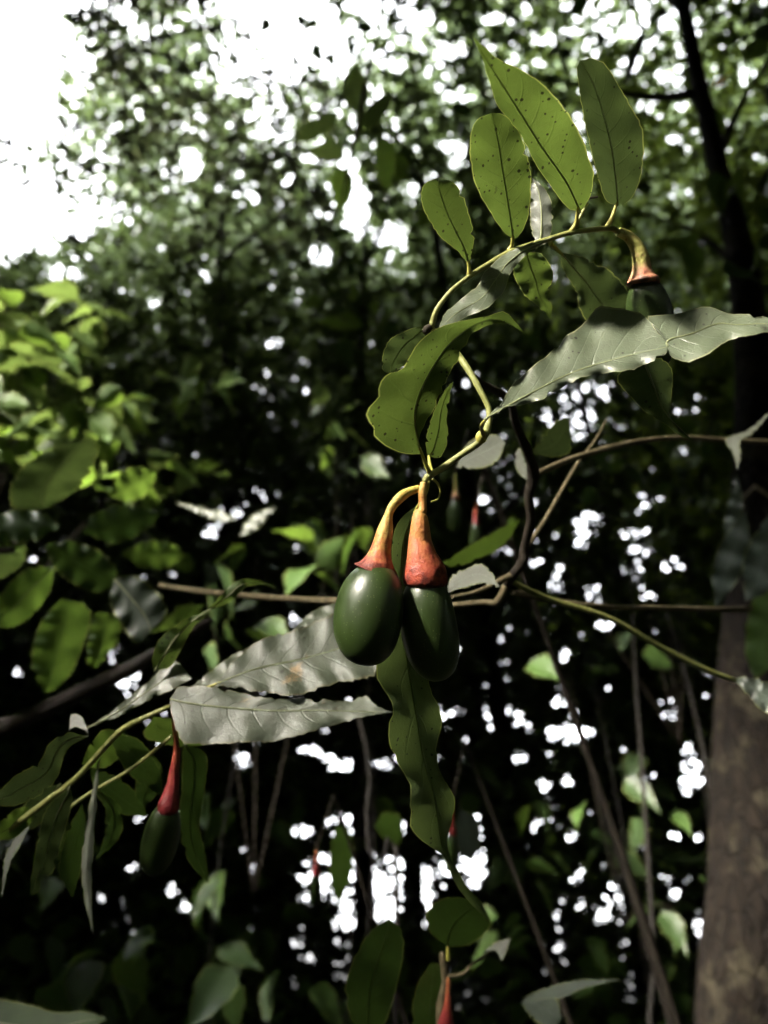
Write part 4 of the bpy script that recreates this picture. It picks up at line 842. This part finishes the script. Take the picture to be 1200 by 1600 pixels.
# pale blurred leaf near the low gap and hanging pale leaves right
hl = empty('pale_leaf_sapling', PV(560, 1570, 1.3)*[1, 1, 0], 'thin blurred sapling with pale hanging leaves before the bright low gap', 'shrub')
tube('stem', [PV(560, 1570, 1.3)*[1, 1, 0], PV(620, 1440, 1.3), PV(590, 1370, 1.3), PV(572, 1300, 1.3), PV(578, 1200, 1.3), PV(560, 1120, 1.3)], [.006, .004, .0035, .003, .003, .002], B_FOREST, hl, seg=8, n=40)
leaf(hl, [(525, 1290), (515, 1340), (518, 1390), (530, 1415)], [(525, 1290), (548, 1300), (550, 1360), (530, 1415)], 1.2, .3, .3, M_DARK)
leaf(hl, [(585, 1290), (600, 1270), (625, 1275), (630, 1300)], [(585, 1290), (600, 1310), (620, 1320), (630, 1300)], 1.3, .3, .3, M_DARK)
leaf(hl, [(720, 1265), (712, 1290), (718, 1330), (735, 1345)], [(720, 1265), (745, 1280), (750, 1320), (735, 1345)], 1.0, .2, -.1, M_GREYD)
rl = empty('pale_leaf_sapling', PV(1280, 1570, 1.1)*[1, 1, 0], 'sapling with long pale grey-green leaves hanging in front of the mottled trunk', 'shrub')
tube('stem', [PV(1280, 1570, 1.1)*[1, 1, 0], PV(1290, 1200, 1.1), PV(1250, 850, 1.1), PV(1190, 760, 1.1), PV(1150, 790, 1.1)], [.010, .008, .005, .003, .002], B_TAN, rl, seg=8, n=40)
for A_, B_, d_, m_ in (([(1165, 800), (1125, 850), (1112, 900), (1118, 950)], [(1165, 800), (1172, 850), (1150, 910), (1118, 950)], 1.1, M_GREYD), ([(1205, 800), (1170, 850), (1160, 890), (1165, 940)], [(1205, 800), (1225, 860), (1205, 920), (1165, 940)], 1.05, M_GREYD),
                       ([(1190, 900), (1170, 960), (1165, 1020), (1180, 1060)], [(1190, 900), (1225, 960), (1215, 1030), (1180, 1060)], 1.15, M_MID), ([(1150, 740), (1135, 790), (1130, 830), (1135, 850)], [(1150, 740), (1160, 780), (1155, 820), (1135, 850)], 1.2, M_GREYD)):
    leaf(rl, A_, B_, d_, -.2, -.25, m_, wave=.006)
# climbing stems low right
for lab, pts, w in (('long straight dark climbing stem rising left of the mottled trunk', [(1032, 1750), (1022, 1500), (1010, 1300), (1000, 1150), (992, 1040), (985, 880)], .008),
                    ('slanting dark climbing stem with a pale streak, right of the straight one', [(1150, 1700), (1128, 1400), (1108, 1220), (1085, 1110), (1066, 1035), (1040, 950)], .008)):
    pp = [PV(x, y, 2.0) for x, y in pts]; g0 = pp[0]*[1, 1, 0]
    e = empty('climbing_stem', g0-[0, 0, .05], lab, 'vine', 'climbing stems'); w *= .7
    tube('stem', [g0-[0, 0, .05]]+pp, [w*1.2, w, w, w, w*.9, w*.8, w*.5], B_FOREST, e, seg=8, n=50, lump=.08)
# long upper leaves, centre, and dead twigs against the sky
ul = empty('overhanging_spray', PV(560, -500, 1.9), 'spray of long green leaves hanging blurred near the top centre', 'branch')
tube('twig', [PV(560, -500, 1.9), PV(590, -100, 1.5), P(575, 110, 1.4), P(545, 230, 1.4), P(530, 330, 1.4)], [.01, .006, .004, .003, .002], B_DARK, ul, seg=8, n=40)
for A_, B_, m_ in (([(560, 180), (540, 160), (535, 125), (555, 100)], [(560, 180), (575, 160), (572, 125), (555, 100)], M_YOUNG), ([(530, 175), (505, 178), (475, 195), (455, 225)], [(530, 175), (520, 200), (490, 218), (455, 225)], M_YOUNG),
                   ([(545, 215), (570, 175), (595, 150), (615, 145)], [(545, 215), (575, 205), (605, 175), (615, 145)], M_YOUNG), ([(535, 250), (520, 215), (500, 225), (480, 235)], [(535, 250), (515, 252), (495, 248), (480, 235)], M_YOUNG),
                   ([(530, 260), (515, 280), (520, 310), (530, 330)], [(530, 260), (550, 275), (548, 310), (530, 330)], M_MID), ([(590, 210), (585, 250), (595, 290), (608, 300)], [(590, 210), (615, 225), (618, 265), (608, 300)], M_MID)):
    leaf(ul, A_, B_, 1.4, .3, .6, m_)
tw = empty('dead_twig_spray', PV(250, -700, 3.6), 'thin dark bare twigs crossing the white sky at top left', 'branch')
tube('twig', [PV(250, -700, 3.6), PV(300, -150, 3.4), PV(345, 40, 3.3), PV(375, 105, 3.3), PV(420, 140, 3.3), PV(450, 250, 3.3), PV(500, 360, 3.3), PV(540, 440, 3.3)], [.02, .017, .015, .014, .014, .012, .009, .004], B_DARK, tw, seg=8, n=60, lump=.06)
tube('twig', [PV(345, 40, 3.3), PV(240, 60, 3.3), PV(160, 110, 3.3), PV(118, 142, 3.3), PV(70, 163, 3.3), PV(5, 168, 3.3)], [.016, .012, .008, .007, .005, .003], B_DARK, tw, seg=6, n=30)
tube('twig', [PV(420, 140, 3.3), PV(430, 70, 3.3), PV(450, 20, 3.3), PV(480, -60, 3.3)], [.016, .012, .008, .005], B_DARK, tw, seg=6, n=20)

spray(ul, [(600, 60, 130, 80, 1.5, 2.6, 26), (700, 170, 90, 80, 1.7, 2.6, 16), (480, 60, 70, 60, 1.8, 2.8, 10)], geo_a, [M_MID, M_DARK, M_DARK], (.09, .15), .8)

sh = empty('shade_sapling', (-.84, .74, 0), 'unseen sapling added left of the frame to shade the mottled trunk', 'shrub')  # unseen sapling placed in the sun's path to keep the trunk dark
tube('stem', [np.array((-.84, .74, -.05)), np.array((-.82, .76, 1.0)), np.array((-.76, .72, 2.2))], [.012, .009, .004], B_FOREST, sh, seg=8, n=20)
c_ = np.array((-.74, .74, 1.75))+rng.normal(0, 1, (190, 3))*[.14, .16, .42]
c_ = c_[sun_keep(c_)]; px_, py_, d_ = project(c_); c_ = c_[(px_ < -190) | (py_ < -250)]
scatter_leaves(c_, rng.uniform(.11, .17, len(c_)), geo_a, M_MID, sh)
